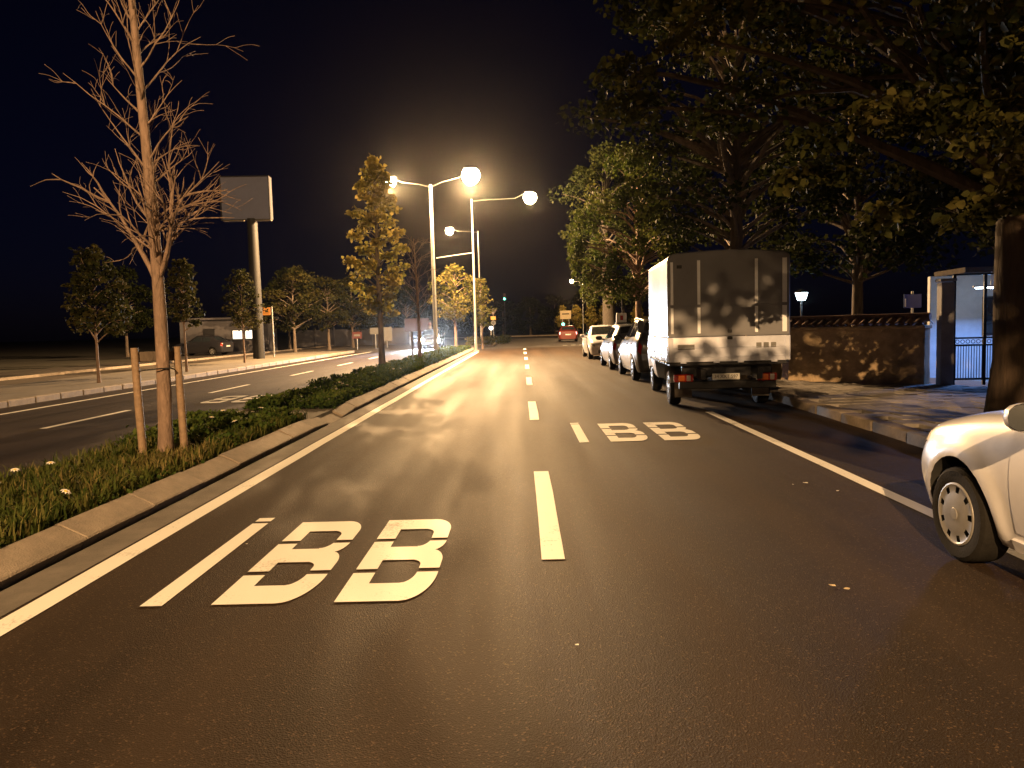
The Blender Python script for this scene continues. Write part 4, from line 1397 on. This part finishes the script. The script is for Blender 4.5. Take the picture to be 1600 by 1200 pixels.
car('tall grey car with roof rails parked right in front of the truck', (3.78, 21.55, 0), 0, HATCH, M_GREYCAR, sx=1.04, sy=.98, sz=1.13, rw=.33, group='cars parked along the kerb', hatch=True, doors=True, rails=True)
car('red car driving away with its tail lights lit', (4.25, 71.5, 0), R_(-2), SEDAN, M_REDCAR, lit='tail', name='moving_car', group='moving cars')
oc = car('oncoming car with dazzling white headlights across the median', (-7.05, 60.2, 0), math.pi, SEDAN, M_BLACKCAR, lit='head', name='moving_car', group='moving cars')
for sd in (-1, 1):
    hl = MB(); hl.lathe([(.001, .08), (.10, .07), (.17, .045), (.20, 0)], (sd * .58, 2.05, .61), 'Y', 18); hl.build('headlight_lens', M_HEADON, oc, 60)  # oversized discs, headlight glare put into the lens size
    spot('headlight_beam', (sd * .62, 2.18, .64), (sd * .3, 12, -.75), 22000, LED, 46, .8, .07, oc)
car('black car parked sideways before the low shop', (-23.6, 56.5, 0), R_(80), SEDAN, M_BLACKCAR)

# ------------------------------------------------------------------ small truck
M_TARP = mat('box_sheet', (0.175, 0.18, 0.205), 0.36, var=0.10, scale=2.0, bump=0.08, bscale=6, spec=.5)
M_TAILG = mat('tailgate_paint', (0.60, 0.64, 0.78), 0.36, var=0.14, scale=5, bump=0.05)
M_TAPE = mat('reflective_tape', (0.88, 0.92, 1.0), 0.5, metal=0.0, var=0.05)
M_AMBER = mat('amber_lens', (0.75, 0.16, 0.02), 0.2, var=0.05, coat=.8)
tk = empty('box_truck', (2.46, 13.0, 0), R_(-3.2), 'small white box truck parked half on the road with reflective strips on its back', 'truck')
W_ = 2.02
# covered box: rounded-shoulder section
def box_section(y, inset=0.0):
    pts = []
    x0, x1, z0, z1 = 0.0 + inset, W_ - inset, 1.25, 2.64 - inset
    pts += [(x0, z0), (x0, z1 - .13)]
    for k in range(1, 6):
        a = math.pi / 2 * k / 5
        pts.append((x0 + .13 * (1 - math.cos(a)), z1 - .13 + .13 * math.sin(a)))
    for k in range(1, 10):
        f = k / 10
        pts.append((x0 + .13 + (x1 - x0 - .26) * f, z1 + .045 * math.sin(math.pi * f)))
    for k in range(0, 6):
        a = math.pi / 2 * k / 5
        pts.append((x1 - .13 + .13 * math.sin(a), z1 - .13 + .13 * math.cos(a)))
    pts += [(x1, z0)]
    return [(x, y, z) for x, z in pts]
secs = [box_section(.0, .02), box_section(.02, 0)] + [box_section(y, 0) for y in (.75, 1.45, 2.15, 2.86)] + [box_section(2.9, .02)]
n = len(secs[0])
b = MB()
fs_ = []
for i in range(len(secs) - 1):
    for j in range(n):
        j2 = (j + 1) % n
        fs_.append((i * n + j, i * n + j2, (i + 1) * n + j2, (i + 1) * n + j))
fs_ += [tuple(range(n - 1, -1, -1)), tuple((len(secs) - 1) * n + j for j in range(n))]
b.add([p for s_ in secs for p in s_], fs_)
bx = b.build('box_cover', M_TARP, tk, 30)
bm = bmesh.new(); bm.from_mesh(bx.data); bmesh.ops.recalc_face_normals(bm, faces=bm.faces); bm.to_mesh(bx.data); bm.free()
for x, w in ((.075, .045), (.52, .05), (1.465, .05), (1.925, .075)):
    for z0, z1 in ((1.30, 1.735), (1.785, 2.52 if x > .1 else 2.50)):
        MB().bbox((x, -.004, (z0 + z1) / 2), (w, .008, z1 - z0), .002, 1).build('reflective_strip', M_TAPE, bx)
MB().bbox((1.0, -.003, 1.76), (1.94, .012, .02), .003, 1).build('door_seam', M_TARP, bx)
MB().bbox((.20, -.006, 2.42), (.085, .012, .055), .003, 1).build('badge', M_BLACKPL, bx)
MB().bbox((1.02, -.02, 1.33), (.07, .04, .05), .008, 1).build('latch', M_BLACKPL, bx)
MB().bbox((1.02, -.04, 1.215), (.08, .05, .05), .008, 1).build('latch', M_BLACKPL, bx)
tg = MB().bbox((W_ / 2, .015, 1.03), (W_, .05, .42), .012, 2).build('tailgate', M_TAILG, tk, 40)
for z in (.905, 1.06):
    MB().bbox((W_ / 2, -.014, z), (W_ - .10, .012, .014), .004, 1).build('rib', M_TAILG, tg)
for x in (.05, W_ - .05):
    MB().bbox((x, -.016, 1.03), (.07, .02, .40), .006, 1).build('corner_post', M_TAILG, tg)
for x, z in ((.30, 1.075),):
    MB().bbox((x, -.016, z), (.28, .008, .085), .002, 1).build('sticker', mat('grey_sticker', (.16, .16, .16), .6), tg)
for x in (1.50, 1.62, 1.74):
    MB().bbox((x, -.016, 1.085), (.085, .008, .085), .002, 1).build('sticker', MATS['grey_sticker'], tg)
for x in (.25, .8, 1.2, 1.75):
    MB().bbox((x, -.02, .815), (.10, .05, .035), .008, 1).build('hinge', M_TAILG, tg)
for xs in (.025, W_ - .025):
    sb = MB().bbox((xs, 1.47, 1.03), (.05, 2.84, .42), .012, 2).build('side_board', M_TAILG, tk, 40)
    sg = -1 if xs < 1 else 1
    for z in (.90, 1.03, 1.16):
        MB().bbox((xs + sg * .027, 1.47, z), (.016, 2.6, .03), .006, 1).build('rib', M_TAILG, sb)
    for y in (.12, .98, 1.9, 2.78):
        MB().bbox((xs + sg * .03, y, 1.03), (.02, .05, .40), .005, 1).build('stay', M_TAILG, sb)
    for k in range(9):
        MB().bbox((xs + sg * .02, .2 + k * .31, .80), (.05, .10, .04), .006, 1).build('rope_hook', M_BLACKPL, sb)
MB().bbox((W_ / 2, 1.47, .79), (W_ - .06, 2.84, .07), .01, 1).build('bed_floor', M_DARKMETAL, tk)
for x in (.55, 1.47):
    MB().bbox((x, 2.1, .62), (.09, 4.6, .18), .01, 1).build('chassis_rail', M_DARKMETAL, tk)
MB().bbox((W_ / 2, .16, .42), (1.62, .10, .14), .02, 2).build('rear_bumper', M_BLACKPL, tk)
MB().bbox((W_ / 2, .25, .66), (1.5, .06, .20), .01, 1).build('cross_member', M_DARKMETAL, tk)
for x in (.27, 1.66):
    lt = MB().bbox((x, .10, .545), (.33, .06, .13), .015, 2).build('tail_light', M_TAIL, tk)
    MB().bbox((x - .04, .066, .545), (.11, .02, .10), .008, 1).build('indicator', M_AMBER, lt)
    MB().bbox((x + .08, .066, .545), (.07, .02, .10), .008, 1).build('reversing_lens', mat('clear_lens', (.55, .5, .48), .2, coat=.8), lt)
plate_text(tk, '34 XXT 597', .46, .105, (.98, .10, .56), 0, mat('plate_white', (.62, .62, .6), .5), M_BLACKPL, .078)
for x in (.34, 1.68):
    fl = MB().bbox((x, .62, .37), (.30, .015, .40), .004, 1).build('mud_flap', mat('mud_flap_rubber', (.14, .12, .10), .8, var=.3), tk)
for y in (1.05, 4.08):
    for x, sd in ((.235, -1), (W_ - .235, 1)):
        wheel_parts(tk, x + (.04 * -sd if y > 2 else 0), y, .315, .20, sd, 'alloy')
for x in (.24, W_ - .24):
    fa = MB()
    pts = [(x, 1.05 + .41 * math.cos(a), .33 + .41 * math.sin(a)) for a in np.linspace(.25, math.pi - .25, 12)]
    for i in range(11):
        p, q = pts[i], pts[i + 1]
        fa.add([(p[0] - .13, p[1], p[2]), (p[0] + .13, p[1], p[2]), (q[0] + .13, q[1], q[2]), (q[0] - .13, q[1], q[2])], [(0, 1, 2, 3)])
    fa.build('mudguard', M_GALV, tk, 50)
# cab
CABST = [(0.92, .40, .70, .48, .80, .70, .78, .98, .70, 1.04, 1.06), (.80, .34, .78, .44, .84, .72, .83, 1.08, .76, 1.16, 1.20), (.62, .32, .80, .42, .85, .75, .84, 1.18, .77, 1.28, 1.34),
         (.20, .32, .80, .42, .85, .78, .84, 1.25, .72, 1.84, 1.90), (-.10, .32, .80, .42, .85, .78, .84, 1.25, .71, 1.90, 1.96), (-.55, .32, .80, .42, .85, .78, .84, 1.25, .71, 1.90, 1.97), (-.62, .34, .79, .44, .84, .78, .83, 1.25, .70, 1.86, 1.94)]
CB = Body(CABST, 1, 1, 1, (.10,), .33)
cabr = CB.mesh('cab', M_SILVER, tk, 6, 1.2, .34)
cabr.location = (W_ / 2, 3.98, 0)
CB.patch('windscreen', ((2.1, 5.2), (2.92, 5.2), (2.92, 8.8), (2.1, 8.8)), M_GLASS, cabr, 6, 12)
for sd in (-1, 1):
    CB.patch('side_window', ((2.55, 4.2), (4.6, 4.12), (4.6, 4.86), (3.05, 4.84)), M_GLASS, cabr, 8, 5, side=sd)
    CB.patch('door', ((2.3, 2.4), (4.75, 2.4), (4.75, 4.06), (2.3, 4.06)), M_SILVER, cabr, 10, 10, off=.005, side=sd)
    CB.patch('headlight', ((.4, 3.2), (1.5, 3.3), (1.5, 3.8), (.4, 3.8)), M_HLENS, cabr, 5, 4, off=.006, side=sd)
    MB().bbox((sd * 1.02, .52, 1.42), (.14, .07, .28), .03, 2).build('mirror', M_BLACKPL, cabr)
    MB().tube([(sd * .82, .50, 1.22), (sd * 1.0, .53, 1.34)], .014, 6).build('mirror_arm', M_BLACKPL, cabr)

# ------------------------------------------------------------------ billboard, signs, signals on the left
M_BOARD = mat('blank_board', (0.15, 0.17, 0.28), 0.7, var=0.08, scale=2)
bb = empty('billboard', (-14.42, 41.9, .0), R_(4), 'blank two-faced billboard on a thick round pole', 'billboard')
p = MB(); p.tube([(0, 0, -.05), (0, 0, 4), (0, 0, 7.7)], [.31, .29, .27], 20); p.build('pole', mat('billboard_pole_paint', (.012, .012, .014), .7), bb, 50)
MB().bbox((-.25, .06, 8.78), (2.55, .42, 2.25), .01, 1).build('panel', M_BOARD, bb)
for z in (7.62, 9.92):
    MB().bbox((-.25, -.20, z), (2.62, .06, .06), .01, 1).build('frame_bar', mat('dark_frame', (.02, .02, .024), .8), bb)
for x in (-1.55, 1.02):
    MB().bbox((x, -.20, 8.77), (.06, .06, 2.36), .01, 1).build('frame_bar', mat('dark_frame', (.02, .02, .024), .8), bb)
MB().bbox((1.05, .06, 8.78), (.03, .44, 2.27), .006, 1).build('side_shade_sheet', mat('side_shade_paint', (.02, .02, .026), .8), bb)  # added dark sheet, shade of this side put into its colour
MB().bbox((-.85, -.32, 7.55), (1.1, .3, .05), .01, 1).build('catwalk', M_WALK, bb)
MB().bbox((.70, -.32, 7.55), (.85, .3, .05), .01, 1).build('catwalk', M_WALK, bb)
for k in range(12):
    MB().bbox((1.034, -.02, 7.85 + k * .175), (.02, .05, .06), .004, 1).build('lacing', M_BLACKPL, bb)

bs_ = empty('bus_stop_sign', (-14.4, 44.4, .13), 0, 'orange bus stop flag on a thin pole by the left pavement', 'sign')
MB().tube([(0, 0, -.02), (0, 0, 2.9)], .045, 10).build('post', M_GALV, bs_, 50)
pn = MB().bbox((-.36, 0, 2.64), (.54, .09, .44), .015, 2).build('sign_box', emat('orange_emissive', (1.0, .27, .03), .8, (.06, .02, .004)), bs_)  # sign face given a mild emission
for (x, z, w, h) in ((-.36, 2.70, .34, .02), (-.50, 2.64, .02, .16), (-.33, 2.64, .02, .12), (-.26, 2.60, .24, .025), (-.36, 2.54, .36, .02)):
    MB().bbox((x, -.047, z), (w, .006, h), .001, 1).build('pictogram', mat('dark_brown_ink', (.12, .04, .01), .6), pn)
MB().bbox((-.05, 0, 2.75), (.10, .03, .03), .004, 1).build('bracket', M_GALV, bs_)

def board_sign(label, loc, w, h, zc, mt, face=None, name='roadside_sign', rz=0):
    t = empty(name, loc, rz, label, 'sign')
    for x in ((-w * .3, w * .3) if w > 1 else (0,)):
        MB().tube([(x, .04, 0), (x, .04, zc)], .035, 8).build('post', M_GALV, t, 50)
    pnl = MB().bbox((0, 0, zc), (w, .05, h), .012, 1).build('panel', mt, t)
    if face: face(pnl)
    return t
M_REDP = mat('red_paint', (.07, .013, .010), .5)
M_WHITEP = mat('white_panel', (.12, .115, .105), .55)
board_sign('small red and white sign left of the tall median tree', (-13.2, 61.5, 0), .75, .55, 1.15, M_REDP, lambda p: MB().bbox((0, -.03, 1.15), (.5, .01, .16), .002, 1).build('white_bar', M_WHITEP, p))
board_sign('pale upright panel right behind the tall median tree', (-11.6, 66, 0), .9, 1.2, 1.15, M_WHITEP, rz=R_(8))
board_sign('dull reddish board between the two median trees', (-9.8, 72, 0), 2.3, 1.2, 1.9, mat('dull_red', (.035, .013, .011), .7))
board_sign('pale rounded sign left of the tall tree trunk', (-12.2, 64, 0), .9, .55, 1.45, M_WHITEP)
board_sign('beige direction board above the red car', (5.05, 88, 0), 1.25, .95, 2.68, mat('beige_board', (.62, .5, .3), .55), lambda p: MB().bbox((0, -.03, 2.78), (.8, .01, .14), .002, 1).build('text_bar', M_BARKD, p), rz=0)

ys = empty('yield_sign', (-2.55, 69.8, .1), 0, 'yield triangle over an orange plate and a round sign on one post', 'sign')
MB().tube([(0, .05, 0), (0, .05, 3.1)], .035, 8).build('post', M_GALV, ys, 50)
tr = MB(); tr.v = []; tr.add([(-.36, 0, 3.03), (.36, 0, 3.03), (0, 0, 2.45), (-.36, .03, 3.03), (.36, .03, 3.03), (0, .03, 2.45)], [(0, 2, 1), (3, 4, 5), (0, 1, 4, 3), (1, 2, 5, 4), (2, 0, 3, 5)]); tro = tr.build('yield_plate', M_REDP, ys)
tr = MB(); tr.add([(-.27, -.004, 2.98), (.27, -.004, 2.98), (0, -.004, 2.55)], [(0, 2, 1)]); tr.build('yield_face', M_WHITEP, tro)
MB().bbox((0, 0, 2.22), (.46, .03, .32), .006, 1).build('orange_plate', mat('orange_paint', (.62, .30, .04), .5), ys)
rd = MB(); rd.lathe([(.001, 0), (.22, 0), (.22, .03), (.001, .03)], (0, 0, 1.80), 'Y', 24); rdo = rd.build('round_plate', M_WHITEP, ys)
rd = MB(); rd.lathe([(.001, -.004), (.13, -.004)], (0, 0, 1.80), 'Y', 20); rd.build('round_face', M_BLACKPL, rdo)
bl = empty('lit_bollard', (-2.75, 69.0, .12), 0, 'white glowing globe bollard below the yield sign', 'bollard')
MB().tube([(0, 0, 0), (0, 0, 1.15)], .06, 10).build('post', M_GALV, bl, 50)
g = MB(); g.lathe([(.001, -.18), (.1, -.15), (.17, -.06), (.18, .03), (.13, .13), (.001, .18)], (0, 0, 1.3), n=18); g.build('globe', emat('white_globe2', (1, .98, .95), 6), bl, 60)

def signal(label, loc, zc, lit='green', r=.13, height=None, group='traffic signals'):
    t = empty('traffic_signal', loc, 0, label, 'traffic light', group)
    MB().tube([(0, .1, 0), (0, .1, zc + .5)], .05, 10).build('post', M_DARKMETAL, t, 50)
    hd = MB().bbox((0, 0, zc + .3), (.34, .18, .98), .03, 2).build('housing', M_BLACKPL, t)
    for k, col in enumerate(('green', 'amber', 'red')):
        z = zc + k * .3
        q = MB(); q.lathe([(.001, -.03), (r * .7, -.022), (r, 0)], (0, -.095, z), 'Y', 18)
        on = emat('green_lit', (.10, 1.0, .62), 9) if k == 0 else mat('dark_lens_' + col, (.05, .03, .01) if k == 1 else (.06, .01, .01), .3)
        q.build('lens', on, hd, 60)
        v = MB(); v.tube([(r * 1.05 * math.cos(a), -.17, z + r * 1.05 * math.sin(a)) for a in np.linspace(.1, math.pi - .1, 9)], .012, 5); v.build('visor', M_BLACKPL, hd)
    return t
signal('green traffic light beside the dazzling headlights', (-7.45, 62.5, 0), 1.30, r=.16)
signal('green traffic light over the roof of the red car', (4.95, 92, 0), 1.62, r=.17)
signal('high cyan-green traffic light above the yield sign', (-2.3, 108, 0), 5.4, r=.15)
fl = lamp_post('lamp post among the young yellow trees past the junction', 7.2, 90, 6.6, [(-1.2, .1, 2600, .7)], r0=.06, z0=0)

# low shop on the far left
M_SHOPW = mat('shop_render', (0.09, 0.085, 0.095), 0.8, var=0.15, scale=2)
sp = empty('low_shop', (-24.2, 63.5, 0), R_(5), 'low pale shop with two lit windows behind the black car', 'building')
MB().bbox((0, 0, 1.35), (7.0, 3.0, 2.7), .02, 1).build('wall', M_SHOPW, sp)
MB().bbox((-.0, -.1, 2.78), (7.4, 3.6, .16), .02, 1).build('roof', M_SHOPW, sp)
M_WIN = emat('lit_window', (1.0, .86, .68), 1.6)
for x in (1.05, 2.05):
    w = MB().bbox((x, -1.52, 1.45), (.86, .08, .80), .01, 1).build('window', M_DARKMETAL, sp)
    MB().bbox((x, -1.565, 1.45), (.74, .02, .68), .004, 1).build('pane', M_WIN, w)
MB().bbox((-1.2, -1.52, 1.0), (.9, .08, 2.0), .01, 1).build('door', M_DARKMETAL, sp)
wl_ = empty('low_wall', (-17.4, 78, 0), R_(3), 'low pale boundary wall under the olive trees', 'wall')
for k in range(6):
    MB().bbox((-4.5 + k * 1.9, 0, .85), (1.8, .2, 1.7), .02, 1).build('panel', M_SHOPW, wl_)
    MB().bbox((-5.45 + k * 1.9, -.02, .95), (.16, .3, 1.9), .02, 1).build('pier', M_SHOPW, wl_)

# ------------------------------------------------------------------ added thin haze, stands in for lens glare round the lamps
hz = MB(); hz.box((0, 250, 7.2), (1010, 910, 16.4))
ho = hz.build('haze', None)
tag(ho, 'added thin haze giving the lamps their glare', 'haze', kind='stuff')
hm = bpy.data.materials.new('glare_haze'); hm.use_nodes = True
hn = hm.node_tree; hn.nodes.clear()
pv = hn.nodes.new('ShaderNodeVolumePrincipled')
pv.inputs['Color'].default_value = (.92, .92, .92, 1)
pv.inputs['Density'].default_value = .00008
pv.inputs['Anisotropy'].default_value = .95
om = hn.nodes.new('ShaderNodeOutputMaterial')
hn.links.new(pv.outputs[0], om.inputs['Volume'])
ho.data.materials.append(hm)
